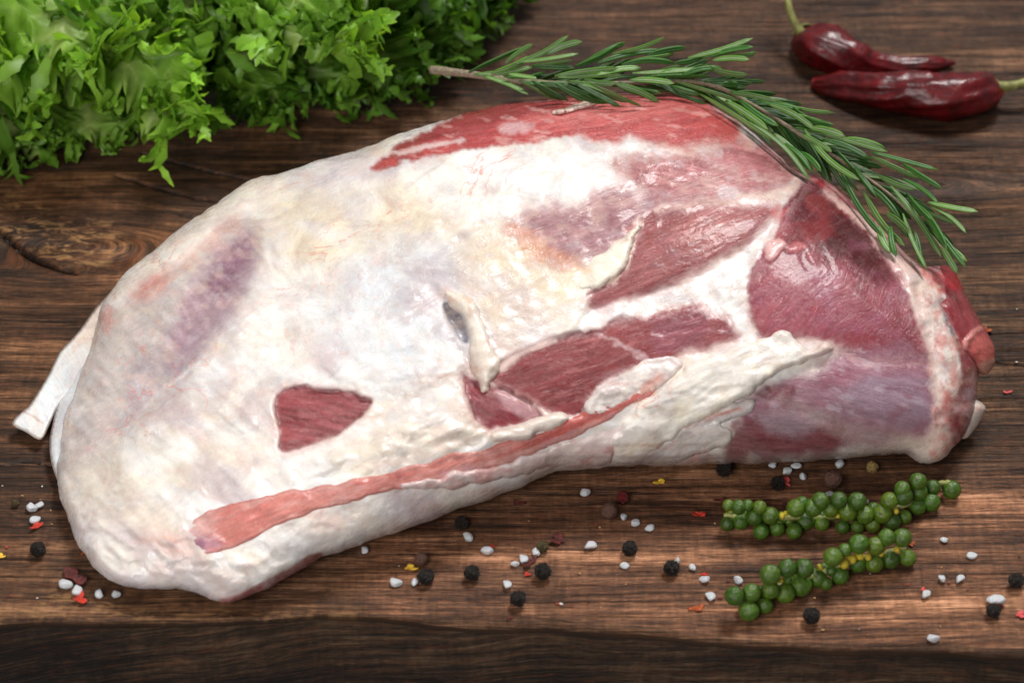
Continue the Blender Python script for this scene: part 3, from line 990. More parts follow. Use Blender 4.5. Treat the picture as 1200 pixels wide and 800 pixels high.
    m = pt.mask([(856, 500), (890, 478), (950, 488), (985, 505), (975, 530), (915, 536), (855, 540), (845, 525)], 8, 8, 14)
    pt.col(m, (128, 66, 74), 0.9); mX = m.copy()
    pt.streak(m, 8, 3, 34, 0.4, 400, (0.9, 1.1, 1.1), 0.4)
    pt.col(pt.mask([(890, 486), (930, 478), (965, 490), (950, 505), (900, 508)], 9, 8, 12), (176, 164, 172), 0.7)
    m = pt.line([(915, 470, 5), (960, 488, 10), (1010, 510, 15), (1055, 522, 18)], 10, 9, 8, 14)
    pt.col(m, (196, 180, 172), 0.45); pt.h += 0.6 * m
    m = pt.mask([(1030, 530), (1060, 512), (1092, 512), (1105, 530), (1088, 546), (1060, 536)], 10, 8, 14)
    pt.col(m, (234, 218, 202), 0.9)
    pt.col(pt.mask([(760, 532), (850, 530), (990, 530), (1060, 528), (1050, 545), (760, 552)], 5, 4, 10), (166, 140, 142), 0.6)
    # --- right hand fat and gristle
    MG = [(1066, 330), (1078, 312), (1092, 318), (1104, 346), (1116, 366), (1130, 386), (1136, 412), (1138, 440), (1126, 462), (1128, 500), (1112, 530), (1096, 540), (1086, 520), (1096, 480), (1090, 440), (1086, 400), (1070, 358)]
    m = pt.mask(MG, 4, 5, 9)
    pt.col(m, (238, 212, 200)); pt.h += 1.2 * m
    pt.col(pt.mask([(1082, 380), (1110, 370), (1130, 400), (1125, 440), (1100, 445), (1090, 410)], 8, 8, 10), (246, 236, 226), 0.9)
    pt.h += m * 1.6 * fbm(X / 13, Y / 11, 3, 410)
    pt.col(sstep(0.0, 0.45, fbm(X / 14, Y / 20, 4, 412, .6)) * m, (222, 132, 122), 0.75); pt.col(sstep(0.15, 0.5, fbm(X / 9 + 7, Y / 16, 4, 414, .6)) * m, (184, 84, 84), 0.6)
    pt.col(pt.mask([(1106, 466), (1116, 462), (1116, 490), (1108, 492)], 4, 4, 6), (214, 90, 84), 0.7)
    m = pt.mask([(1100, 356), (1108, 352), (1122, 372), (1124, 392), (1114, 390)], 3, 3, 6)
    pt.col(m, (118, 78, 92), 0.85); pt.h -= 1.5 * m
    # top right rim: blood red line, cream band, pink end
    m = pt.line([(958, 206, 6), (985, 226, 7), (1012, 248, 6), (1034, 268, 4)], 6, 3, 3)
    pt.col(m, (190, 58, 66), 0.9)
    m = pt.line([(968, 226, 2), (992, 244, 5), (1022, 268, 7), (1046, 296, 10), (1068, 322, 11)], 6, 3, 5, 8)
    pt.col(m, (228, 200, 188), 0.95); pt.h += 1.6 * m
    pt.col(pt.mask([(1036, 268), (1050, 278), (1086, 310), (1082, 322), (1062, 312), (1044, 290)], 4, 4, 7), (230, 166, 156), 0.9)
    m = pt.mask([(1082, 316), (1104, 308), (1122, 322), (1128, 344), (1112, 346), (1100, 340), (1090, 332)], 4, 4, 7)
    pt.col(m, (206, 60, 64), 0.9)
    pt.col(sstep(0.1, 0.4, fbm(X / 8, Y / 8, 3, 420)) * m, (240, 168, 160), 0.6)
    m = mR = pt.mask([(1120, 396), (1152, 408), (1154, 450), (1148, 478), (1138, 505), (1120, 522), (1114, 494), (1122, 458), (1126, 428)], 3, 3, 8)
    pt.col(m, (136, 54, 62), 0.95); pt.h -= 0.8 * m
    # --- small lens shaped window in the fat
    ML = [(322, 474), (326, 459), (346, 452), (380, 455), (412, 460), (434, 468), (430, 481), (415, 495), (386, 514), (352, 525), (330, 528), (326, 506)]
    ring = pt.mask(ML, 26)
    pt.h += 2.2 * ring
    pt.col(ring, (250, 246, 240), 0.8)
    mL = pt.mask(ML, 2.0, 2.5, 8)
    pt.col(mL, (152, 76, 78)); pt.h -= 4.2 * mL
    sL = sdf(X, Y, catmull(ML, True, 4)); pt.h += 1.6 * mL * np.sqrt(np.clip(sL / 25, 0, 1))
    pt.streak(mL, 7, 4.5, 50, 0.7, 430, (0.8, 1.1, 1.1), 1.3, 12); pt.col(mL * sstep(6, 0, sL), (104, 46, 50), 0.55)  # edge shadow of the recess painted as a dark rim
    pt.col(mL * sstep(0.15, 0.5, fbm(X / 30, (Y - X * .1) / 4, 3, 431)), (196, 124, 122), 0.5)
    # folds of fat running right from the window
    for pts, hh in (([(330, 446), (370, 440), (420, 446), (470, 448), (530, 442)], 1.6), ([(400, 452), (450, 460), (500, 455), (545, 458)], 1.3),
                    ([(440, 500), (490, 490), (540, 492), (560, 505)], 1.6), ([(400, 535), (450, 522), (510, 515), (560, 520)], 1.2),
                    ([(300, 560), (360, 548), (420, 540)], 1.0), ([(450, 430), (500, 425), (540, 432)], 1.0)):
        pt.h -= hh * pt.line(pts, 1.5, 4.0, 9, 18)
    pt.col(pt.mask([(370, 530), (450, 500), (540, 500), (560, 520), (460, 548), (380, 560)], 14, 14, 18), (240, 224, 198), 0.6)
    lump = pt.mask([(340, 540), (460, 470), (560, 500), (640, 500), (520, 545), (360, 575)], 18)
    pt.h += lump * 1.8 * fbm(X / 24, Y / 12, 3, 440)
    # --- slit and torn fat around it
    m = pt.mask([(519, 358), (527, 354), (538, 366), (546, 384), (549, 398), (541, 400), (530, 384)], 2, 2, 6)
    pt.col(m, (112, 106, 124), 0.95); pt.h -= 3.8 * m
    m = pt.line([(532, 402), (546, 418), (554, 432)], 2.2, 2.5, 3)
    pt.col(m, (176, 172, 180), 0.7); pt.h -= 2.0 * m
    m = pt.line([(520, 342, 5), (540, 352, 5), (556, 376, 7), (566, 405, 8), (570, 432, 7), (566, 452, 5)], 7, 3, 5, 9)
    pt.col(m, (240, 222, 204), 0.8); pt.h += 1.5 * m
    pt.col(pt.line([(524, 342), (545, 352), (560, 372), (572, 400), (578, 425)], 1.5, 3, 4), (226, 160, 128), 0.6)
    m = pt.line([(585, 432, 5), (610, 412, 6), (645, 396, 6), (668, 384, 5), (690, 350, 4)], 5, 3, 4, 9)
    pt.col(m, (244, 236, 222), 0.85); pt.h += 1.5 * m
    # edge lip of the fat sheet over muscle A
    m = pt.line([(752, 258, 3), (742, 276, 4), (734, 300, 4), (722, 324, 4), (700, 334, 4)], 4, 3, 6, 8)
    pt.col(m, (246, 232, 210), 0.9); pt.h += 0.7 * m
    # --- pink stain by the end of the strip, lower left creases
    pt.col(pt.mask([(165, 632), (200, 620), (225, 628), (220, 652), (185, 648)], 10, 9, 12), (236, 182, 166), 0.7)
    for pts, hh in (([(140, 668), (190, 668), (240, 678), (262, 690)], 1.4), ([(90, 585), (120, 640), (160, 668)], 0.9), ([(220, 662), (280, 668), (330, 655)], 1.2)):
        pt.h -= hh * pt.line(pts, 1.5, 4.5, 7, 16)
    # underside showing red along the front
    pt.col(pt.mask([(244, 708), (290, 690), (335, 668), (362, 650), (378, 648), (372, 660), (330, 690), (270, 716)], 2.0, 2, 10), (168, 84, 82), 0.95)
    # --- overall lumps of fat
    meatmask = np.clip(mA + mB + mC + mD + m8 + mL + mE + mX, 0, 1)
    fatm = 1 - meatmask
    pt.h += fatm * (0.7 * n2 + 0.42 * n3 + 2.2 * fbm(X / 70, Y / 50, 3, 450, 0.4))
    wrk = fbm((X * .8 + Y * .6) / 34, (Y * .8 - X * .6) / 7, 3, 455)
    pt.h += fatm * 0.35 * wrk * sstep(-0.1, 0.4, n1)
    pt.col(sstep(0.1, 0.6, -n2 - 0.5 * n3) * fatm, (226, 204, 192), 0.30)
    rs = sstep(0.40, 0.52, fbm(X / 7, Y / 9, 3, 460)) * sstep(0.1, 0.5, fbm(X / 80, Y / 80, 2, 461)) * fatm
    pt.col(rs, (226, 150, 132), 0.25)
    yl = sstep(0.05, 0.6, fbm(X / 20, Y / 14, 4, 464, .6)) * fatm
    pt.col(yl, (238, 218, 192), 0.30)
    gy_ = sstep(0.05, 0.6, fbm(X / 15 + 40, Y / 12, 4, 466, .6)) * fatm
    pt.col(gy_, (214, 210, 212), 0.40)
    pk = sstep(0.1, 0.6, fbm(X / 26 + 11, Y / 17, 4, 468, .6)) * fatm
    pt.col(pk, (234, 196, 186), 0.34)
    lw = sstep(0.50, 0.72, pt.c[:, 1]) * sstep(1080, 1040, X)
    mv = lw * sstep(0.0, 0.6, fbm((X + .6 * Y) / 120, (Y - .6 * X) / 60, 3, 492, .5)) * fatm
    pt.col(mv, (206, 186, 190), 0.55)
    br_ = lw * sstep(0.05, 0.6, fbm((X + .4 * Y) / 100 + 20, (Y - .4 * X) / 50, 3, 496, .5)) * fatm
    pt.col(br_, (250, 248, 246), 0.6)
    pt.r = 0.30 - 0.06 * meatmask
    for mm, ss, wd_, an in ((mA, sA, 16, -24), (mB, sB, 13, -19), (mC, sC, 9, 22), (mD, sD, 20, -48), (mL, sL, 8, 7)):
        a_ = math.radians(an)
        uu = X * math.cos(a_) + Y * math.sin(a_); vv = -X * math.sin(a_) + Y * math.cos(a_)
        nn_ = fbm(uu / 16, vv / 6, 4, 474, .65)
        pt.col(mm * sstep(wd_, 0, ss + 7 * nn_) * sstep(-0.25, 0.35, nn_), (214, 184, 182), 0.55)
        tear = (1 - mm) * sstep(-9, -1, ss + 6 * fbm(X / 5, Y / 5, 3, 476))
        pt.col(tear, (226, 186, 178), 0.45)
    # --- large forms: hollows and ridges
    pt.h -= 5.0 * pt.mask([(130, 470), (170, 400), (225, 345), (290, 280), (305, 290), (270, 360), (215, 425), (160, 500), (120, 560), (100, 540)], 28)
    pt.h += 2.5 * pt.line([(310, 280), (285, 350), (240, 410), (180, 480), (140, 560)], 8, 22)
    pt.h -= 6.0 * pt.line([(948, 214, 6), (985, 240, 8), (1020, 275, 8), (1045, 315, 5)], 8, 26)
    pt.h += 3.0 * pt.line([(975, 226, 3), (1022, 266, 6), (1066, 320, 8)], 6, 10)
    pt.h -= 3.0 * pt.line([(505, 330, 2), (530, 375, 4), (548, 420, 6), (556, 450, 6)], 5, 16)
    pt.h -= 2.6 * pt.line([(438, 470), (490, 466), (545, 450)], 3, 14, 6, 20)
    pt.h += 2.4 * pt.line([(440, 440), (490, 440), (540, 428)], 5, 12, 6, 20)
    pt.h += 2.6 * pt.line([(340, 560), (420, 530), (500, 508), (560, 506)], 8, 16, 6, 20)
    pt.h -= 2.0 * pt.line([(620, 235), (700, 225), (770, 222)], 6, 20)
    pt.h -= 2.6 * pt.line([(690, 362), (760, 345), (830, 318), (890, 280), (915, 250)], 4, 12)
    pt.h -= 3.0 * pt.line([(875, 300), (872, 345), (880, 392)], 3, 12)
    pt.h -= 2.4 * pt.line([(868, 472), (920, 446), (980, 418)], 4, 14)
    pt.h -= 2.0 * pt.line([(930, 478), (985, 500), (1040, 516)], 3, 14)
    pt.h += 2.5 * pt.mask([(960, 440), (1040, 430), (1090, 450), (1090, 490), (1020, 490)], 30)
    pt.h -= 3.2 * pt.line([(1074, 330), (1078, 365), (1092, 410), (1098, 450)], 2, 10)
    pt.h += 2.0 * pt.line([(1105, 400), (1120, 430), (1110, 470), (1105, 520)], 8, 12, 5, 16)
    pt.h -= 2.4 * pt.line([(150, 350), (200, 318), (262, 270), (300, 245)], 3, 12)
    pt.h += 1.8 * fatm * fbm((X + Y) / 90, (Y - X) / 40, 3, 471, .5)
    fz = np.maximum(pt.mask([(300, 560), (330, 440), (450, 430), (560, 440), (640, 500), (480, 560), (340, 590)], 30), pt.mask([(80, 580), (140, 560), (260, 640), (420, 600), (400, 640), (260, 700), (120, 680)], 30))
    fz = np.maximum(fz, 0.45) * fatm
    rg = 1 - np.abs(fbm((X * .95 - Y * .3) / 42, (Y * .95 + X * .3) / 15, 3, 481, .5)) * 2.4
    pt.h += fz * 1.5 * np.clip(rg, -1, 1)
    pt.h += fatm * 1.0 * np.clip(1 - np.abs(fbm((X + Y * .8) / 60, (Y - X * .8) / 22, 3, 486, .5)) * 3, -1, 1) * sstep(420, 250, X)
    # --- assemble
    amp = 0.026 + 0.012 * sstep(150, 600, X)
    prof = np.sqrt(1 - (1 - B.pu) ** 2) * 0.65 + np.sqrt(B.pu) * 0.35
    edge = sstep(0, 12, B.sd)
    pt.h = B.blur(pt.h, 2)
    D = amp * prof + pt.h * 0.00052 * edge
    V, F = B.finish(D, 1.3 * amp * np.sqrt(B.pu) + 0.012 * edge)
    B.D = D
    for mm, an, le in ((m8, -12, 1), (m9, 4, .9), (m7, -16, .85), (mV, -45, .7), (mA, -24, 1), (mB, -19, 1), (mC, 22, 1), (mD, -48, 1), (wr * 0.85, -80, 1), (mE, 14, .75), (mX, 8, .9), (mL, 7, 1), (mR, 70, .9)):
        pt.fib(mm, an, le)
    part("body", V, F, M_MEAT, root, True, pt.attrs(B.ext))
    return root, B


def sheet(name, root, B, poly, ragged, thick, colour, step=1.7, seed=0, lift=0.0, fn=None, edge=7, rough=0.42, fade=None):
    """a lying strip of fat or muscle on the body: follows its surface, with real thickness"""
    pl = rag(catmull(poly, True, 6), ragged, 9, seed) if ragged else resample(catmull(poly, True, 6), 1.6)
    X, Y, sd, bi, q, _ = grid_in_poly(pl, step)
    pt = Paint(X, Y, colour)
    if fn: fn(pt, sd)
    prof = np.sqrt(np.clip(sd / edge, 0, 1) * (2 - np.clip(sd / edge, 0, 1)))
    base = B.depth_at(X, Y)
    d = ray(X, Y)
    t0 = (0.0004 - CAM[2]) / d[:, 2]
    tk = thick * (0.25 + 0.75 * prof)
    if fade:
        (ax_, ay_), (bx_, by_) = fade
        fd = sstep(0, 1, ((X - ax_) * (bx_ - ax_) + (Y - ay_) * (by_ - ay_)) / ((bx_ - ax_) ** 2 + (by_ - ay_) ** 2))
        tk = tk * fd - 0.0007 * (1 - fd)
        pt.h = pt.h * fd
    tf = base - lift - tk - pt.h * 0.0005 * sstep(0, 5, sd)
    tf = np.minimum(tf, t0)
    tb = np.minimum(base + 0.0015, t0)
    tb = np.maximum(tb, tf + 0.0006)
    # border vertices of the sheet sit between
    Vf = CAM + d * tf[:, None]; Vb = CAM + d * tb[:, None]
    n = len(X)
    # side wall
    e = {}
    for a, b_, c, dd in q:
        for u, v in ((a, b_), (b_, c), (c, dd), (dd, a)):
            e[(u, v)] = e.get((u, v), 0) + 1
    side = [(v, u, u + n, v + n) for (u, v) in e if (v, u) not in e]
    F = np.vstack([q, q[:, ::-1] + n, np.array(side)])
    pt.r[:] = rough - 0.12
    pt.lean[:] = 1.0 if rough < 0.4 else 0.0
    return part(name, np.vstack([Vf, Vb]), F, M_MEAT, root, True, pt.attrs(lambda a: np.concatenate([a, a])))


def lump(name, root, outline, amp, colour, fn=None, step=1.7, back=1.2, rough=0.42, label=None, flat=0):
    b = Body(outline, step)
    pt = Paint(b.X, b.Y, colour)
    if fn: fn(pt, b.sd)
    pr = np.sqrt(np.clip(b.sd / flat, 0, 1)) if flat else np.sqrt(b.pu)
    D = amp * pr + pt.h * 0.0005 * sstep(0, 6, b.sd)
    V, F = b.finish(D, amp * back * pr)
    pt.r[:] = rough - 0.12
    pt.lean[:] = 0.9 if rough < 0.4 else 0.0
    pt.ang[:] = 60.0
    return part(name, V, F, M_MEAT, root, True, pt.attrs(b.ext), label)


def meat_parts(root, B):
    # long pink muscle strip along the front
    cl = np.array([(206, 640, 8), (226, 633, 17), (256, 622, 25), (290, 607, 23), (330, 593, 17), (380, 581, 13), (430, 570, 12), (480, 560, 12.5),
                   (530, 547, 14), (580, 535, 12), (630, 518, 10), (670, 501, 10), (710, 484, 8), (745, 465, 6), (770, 452, 3)], float)
    c = catmull(cl, False, 4)
    t = np.gradient(c[:, :2], axis=0); nr = np.stack([-t[:, 1], t[:, 0]], 1); nr /= np.linalg.norm(nr, axis=1)[:, None]
    poly = np.vstack([c[:, :2] + nr * c[:, 2:3], (c[:, :2] - nr * c[:, 2:3])[::-1]])[::3]

    def f(pt, sd):
        X, Y = pt.X, pt.Y
        dd, _, _, _, tt = segdist(X, Y, c[:, :2], False)
        al = tt * 640
        sgn = Y
        off = np.interp(X, c[:, 0], c[:, 1])
        ac = Y - off
        n = fbm(al / 46, ac / 2.8, 3, 500, 0.6)
        one = np.ones(len(X))
        pt.col(sstep(-.1, .5, fbm(X / 60, Y / 30, 3, 503)), (214, 132, 120), 0.7)
        pt.c *= (1 + 0.24 * n)[:, None] * np.array([[1, 1, 1]])
        pt.h += 0.35 * n
        pt.col(sstep(.0, .4, fbm(al / 50, ac / 7, 4, 509, .6)), (228, 184, 172), 0.7); pt.col(sstep(.1, .5, fbm(al / 70, ac / 8 + 5, 4, 512, .6)), (186, 84, 78), 0.6); pt.col(sstep(6, 0, sd + 4 * fbm(X / 9, Y / 9, 3, 513)), (228, 190, 176), 0.6)
        pt.col(1 - sstep(226, 264, X), (232, 200, 190), 0.95); pt.col(pt.mask([(218, 640), (232, 626), (252, 630), (262, 640), (248, 648), (230, 648)], 8, 6, 9), (184, 134, 154), 0.7); pt.streak(np.ones(len(X)), 70, 6, 20, 0.0, 511)
        pt.col(pt.mask([(222, 640), (234, 630), (242, 636), (236, 646)], 4, 3, 6), (138, 96, 126), 0.7)
        pt.col(pt.line([(228, 622), (244, 632), (252, 628)], 1.5, 2), (226, 196, 200), 0.7)
        pt.col(sstep(0.1, 0.5, fbm(X / 22, Y / 9, 3, 507)) * sstep(400, 520, X) * (ac > 1), (216, 168, 172), 0.75)
        pt.col(sstep(3.5, 0.5, sd), (204, 96, 78), 0.55)
        pt.col(sstep(560, 650, X) * (ac < 3), (196, 92, 80), 0.7)
    sheet("muscle_strip", root, B, poly, 2.0, 0.0004, (218, 146, 132), 1.6, 5, fn=f, edge=12, rough=0.36, fade=((196, 642), (250, 622)))["label"] = "long pink muscle strip along the front"

    # pale translucent skin below the strip
    def f0(pt, sd):
        X, Y = pt.X, pt.Y
        pt.col(sstep(-0.1, 0.4, fbm(X / 24, Y / 14, 4, 520)), (238, 222, 214), 0.8)
        pt.col(sstep(0.1, 0.5, fbm(X / 30, Y / 12, 3, 522)), (206, 132, 128), 0.6)
        pt.h += 1.2 * fbm(X / 18, Y / 9, 3, 524)
    sheet("fat_membrane", root, B, [(470, 567), (520, 556), (570, 548), (630, 530), (690, 505), (728, 487), (735, 505), (722, 530), (716, 545), (690, 549), (650, 548), (610, 556), (560, 566), (500, 574)], 2.5, 0.0016, (226, 204, 200), 1.8, 9, fn=f0, fade=((600, 515), (606, 545)))

    # broad white fat band crossing to the right
    def f1(pt, sd):
        X, Y = pt.X, pt.Y
        one = np.ones(len(X))
        pt.col(sstep(-.1, .5, fbm(X / 40, Y / 24, 4, 530)), (242, 228, 204), 0.8)
        pt.col(sstep(0.0, .5, fbm(X / 16, Y / 12, 4, 532)), (246, 240, 234), 0.6)
        pt.col(sstep(.1, .5, fbm(X / 22, Y / 16, 4, 534)) * sstep(760, 700, X), (214, 190, 196), 0.6)
        pt.streak(one, -30, 7, 50, 0.08, 536, (0.6, 1, 1), 0.6, 10)
        pt.h += 1.8 * fbm(X / 34, Y / 22, 3, 538, .4)
        pt.col(sstep(930, 960, X), (232, 204, 194), 0.6)
    sheet("fat_band", root, B, [(716, 532), (722, 505), (738, 486), (756, 470), (778, 452), (800, 432), (840, 416), (880, 404), (903, 398), (912, 390), (926, 389), (935, 399), (948, 407), (960, 402), (978, 408), (970, 416), (945, 423), (905, 442), (868, 466), (830, 486), (800, 503), (770, 528), (748, 540), (728, 545)], 3.2, 0.0028, (242, 233, 222), 1.7, 13, fn=f1, edge=9)["label"] = "broad ragged white fat band"

    # greyish torn scraps below the band
    def f2(pt, sd):
        X, Y = pt.X, pt.Y
        pt.col(sstep(-.1, .4, fbm(X / 26, Y / 12, 4, 540)), (228, 216, 208), 0.8)
        pt.streak(np.ones(len(X)), -28, 5, 40, 0.2, 542, (0.7, 1, 1), 0.9, 8)
        pt.col(pt.line([(756, 528), (780, 514), (808, 498), (840, 486), (868, 478)], 1.6, 2, 3), (196, 104, 88), 0.7)
    sheet("fat_scrap", root, B, [(745, 540), (765, 522), (795, 500), (835, 484), (872, 470), (886, 470), (878, 482), (845, 496), (856, 506), (848, 524), (800, 540), (770, 544)], 2.8, 0.0012, (200, 188, 184), 1.8, 15, fn=f2)

    # torn flap between muscle B and the strip
    def f3(pt, sd):
        X, Y = pt.X, pt.Y
        pt.col(sstep(-.1, .4, fbm(X / 20, Y / 12, 4, 550)), (224, 206, 204), 0.8)
        pt.col(pt.line([(742, 470), (760, 452), (772, 442)], 5, 5, 3), (224, 140, 116), 0.7)
        pt.h += 1.6 * fbm(X / 14, Y / 9, 3, 552)
    sheet("fat_scrap", root, B, [(684, 476), (700, 456), (722, 446), (748, 426), (772, 417), (788, 420), (800, 430), (786, 446), (762, 462), (735, 474), (704, 486)], 2.6, 0.0007, (236, 224, 216), 1.7, 21, fn=f3)
    sheet("fat_scrap", root, B, [(575, 505), (600, 498), (632, 486), (660, 484), (668, 492), (640, 506), (600, 516), (578, 516)], 2.4, 0.0024, (240, 226, 212), 1.7, 23)

    # torn edge of the fat sheet hanging over muscle C
    def f4(pt, sd):
        X, Y = pt.X, pt.Y
        pt.col(sstep(0.0, .5, fbm(X / 12, Y / 12, 3, 560)), (230, 178, 150), 0.6)
    sheet("fat_scrap", root, B, [(524, 346), (538, 345), (556, 360), (570, 388), (582, 415), (585, 434), (577, 447), (575, 460), (564, 461), (561, 444), (554, 424), (548, 396), (538, 368)], 3.0, 0.0020, (242, 230, 216), 1.5, 25, fn=f4, edge=7, fade=((600, 380), (572, 392)))

    # yellow lip of fat at the top edge of muscle A
    def f5(pt, sd):
        X, Y = pt.X, pt.Y
        pt.col(sstep(0.0, .5, fbm(X / 14, Y / 12, 3, 570)), (246, 236, 218), 0.8)
        pt.h += 1.4 * fbm(X / 12, Y / 12, 3, 572)
        pt.col(pt.line([(668, 300), (690, 318)], 5, 6, 4), (232, 184, 140), 0.6)
    sheet("fat_flap", root, B, [(664, 312), (690, 302), (715, 290), (738, 270), (756, 256), (752, 268), (742, 284), (737, 300), (728, 318), (714, 328), (696, 336), (676, 336)], 3.4, 0.0020, (246, 236, 218), 1.7, 27, fn=f5, fade=((680, 300), (716, 320)))

    # pale end of fat at the back, under the rosemary
    sheet("fat_scrap", root, B, [(646, 131), (660, 126), (680, 119), (700, 113), (708, 117), (694, 124), (672, 131), (652, 134)], 1.0, 0.0040, (238, 208, 192), 1.6, 29, edge=5)

    # cartilage flaps at the left
    def f6(pt, sd):
        X, Y = pt.X, pt.Y
        pt.col(sstep(-0.1, 0.5, fbm(X / 20, Y / 40, 3, 580)), (232, 238, 240), 0.8)
        pt.col(sstep(3.0, 0.3, sd), (228, 190, 168), 0.6)
        pt.col(pt.line([(28, 482), (50, 496)], 1.0, 1.5, 2), (206, 170, 150), 0.8)
        pt.h -= 0.5 * pt.line([(28, 482), (50, 496)], 0.8, 2, 2)
        pt.col(pt.mask([(120, 345), (140, 330), (132, 365), (110, 400), (84, 405), (100, 375)], 8, 5, 10), (236, 212, 194), 0.8)
        pt.h += 0.8 * fbm(X / 14, Y / 30, 3, 582)
    lump("cartilage", root, [(150, 322, 1.7), (134, 338, 1.5), (112, 360, 1.3), (92, 388, 1.1), (70, 412, 0.9), (58, 436, 0.8), (44, 460, 0.7), (33, 476, 0.6), (28, 480, 0.6), (14, 496, 0.5),
                              (30, 506, 0.4), (48, 515, 0.4), (58, 498, 0.5), (67, 480, 0.6), (78, 464, 0.8), (94, 446, 1.0), (112, 420, 1.2), (128, 388, 1.5), (142, 358, 1.7)],
         0.0014, (238, 236, 232), f6, 1.6, 0.8, 0.42, "smooth white cartilage flap with a cut end", 3.5)
    lump("cartilage", root, [(92, 428, 1.0), (78, 450, 0.8), (68, 472, 0.7), (62, 495, 0.6), (58, 515, 0.5), (59, 535, 0.5), (63, 552, 0.4), (70, 566, 0.4), (78, 560, 0.5), (80, 530, 0.7), (86, 500, 0.9), (96, 465, 1.1), (104, 436, 1.2)],
         0.0020, (228, 228, 228), f6, 1.6, 0.8, 0.42, None, 6)

    # red shank muscle folded at the right end
    def f7(pt, sd):
        X, Y = pt.X, pt.Y
        pt.streak(np.ones(len(X)), 60, 4, 34, 0.35, 590, (0.8, 1.2, 1.2), 0.8, 8); pt.col(sstep(0, .5, fbm(X / 16, Y / 20, 3, 594)), (176, 98, 100), 0.6); pt.h += 2.0 * fbm(X / 18, Y / 18, 3, 596)
        pt.col(pt.mask([(1138, 392), (1160, 396), (1170, 420), (1158, 442), (1144, 436), (1140, 415)], 6, 4, 8), (214, 118, 108), 0.85)
        pt.col(pt.mask([(1150, 424), (1166, 420), (1162, 438), (1148, 440)], 4, 3, 6), (236, 190, 168), 0.9)
        pt.col(pt.mask([(1096, 318), (1118, 318), (1126, 336), (1108, 340)], 6, 4, 6), (196, 44, 54), 0.8)
        m = pt.line([(1128, 412), (1134, 400), (1144, 388), (1150, 384)], 3, 2, 3)
        pt.col(m, (232, 160, 148), 0.9); pt.h += 2 * m
    lump("shank_end", root, [(1090, 326, 4.1), (1104, 311, 4.0), (1118, 318, 3.8), (1127, 334, 3.6), (1136, 354, 3.3), (1148, 375, 3.0), (1160, 395, 2.7), (1166, 411, 2.4), (1165, 427, 2.1), (1157, 438, 1.9), (1146, 437, 2.0), (1134, 428, 2.5),
                             (1120, 410, 3.1), (1106, 382, 3.7), (1096, 352, 4.1)], 0.009, (154, 64, 68), f7, 1.5, 1.6, 0.36, "dark red shank muscle folded over the end")

    # pale fat tail under the right end
    def f8(pt, sd):
        X, Y = pt.X, pt.Y
        pt.col(sstep(0.0, .5, fbm(X / 9, Y / 12, 3, 600)), (244, 232, 222), 0.8)
        pt.col(sstep(0.2, .5, fbm(X / 7, Y / 7, 3, 602)), (222, 140, 124), 0.5)
    lump("fat_tail", root, [(1132, 474, 1.5), (1142, 468, 1.5), (1152, 473, 1.3), (1155, 480, 1.1), (1150, 491, 0.9), (1142, 503, 0.7), (1133, 513, 0.6), (1125, 512, 0.6), (1126, 496, 0.9)],
         0.0045, (240, 222, 210), f8, 1.3, 1.2, 0.42)


# ------------------------------------------------------------------ tubes, blobs
def tube(pts, radii, seg=8, cap=True, squash=None):
    pts = np.asarray(pts, float)
    n = len(pts)
    T = np.gradient(pts, axis=0)
    T /= np.linalg.norm(T, axis=1)[:, None] + 1e-12
    up = np.array([0, 0, 1.0])
    V = []
    for i in range(n):
        s = np.cross(T[i], up)
        if np.linalg.norm(s) < 1e-3: s = np.cross(T[i], np.array([0, 1.0, 0]))
        s /= np.linalg.norm(s)
        u = np.cross(s, T[i])
        for k in range(seg):
            a = 2 * math.pi * k / seg
            V.append(pts[i] + radii[i] * (math.cos(a) * s + math.sin(a) * u))
    F = []
    for i in range(n - 1):
        for k in range(seg):
            k2 = (k + 1) % seg
            F.append((i * seg + k, i * seg + k2, (i + 1) * seg + k2, (i + 1) * seg + k))
    if cap:
        F.append(tuple(range(seg))[::-1])
        F.append(tuple((n - 1) * seg + k for k in range(seg)))
    return np.array(V), F


def ico(sub):
    import bmesh
    bm = bmesh.new()
    bmesh.ops.create_icosphere(bm, subdivisions=sub, radius=1.0)
    V = np.array([v.co[:] for v in bm.verts]); F = [tuple(v.index for v in f.verts) for f in bm.faces]
    bm.free()
    return V, F


def n3(V, s, seed, octs=3):
    return (fbm(V[:, 0] * s + V[:, 2] * s * .6 + 9, V[:, 1] * s - V[:, 2] * s * .7 + 3, octs, seed)
            + fbm(V[:, 2] * s + 5 + V[:, 1] * .4 * s, V[:, 0] * s * .8 - 2, octs, seed + 7)) * 0.5


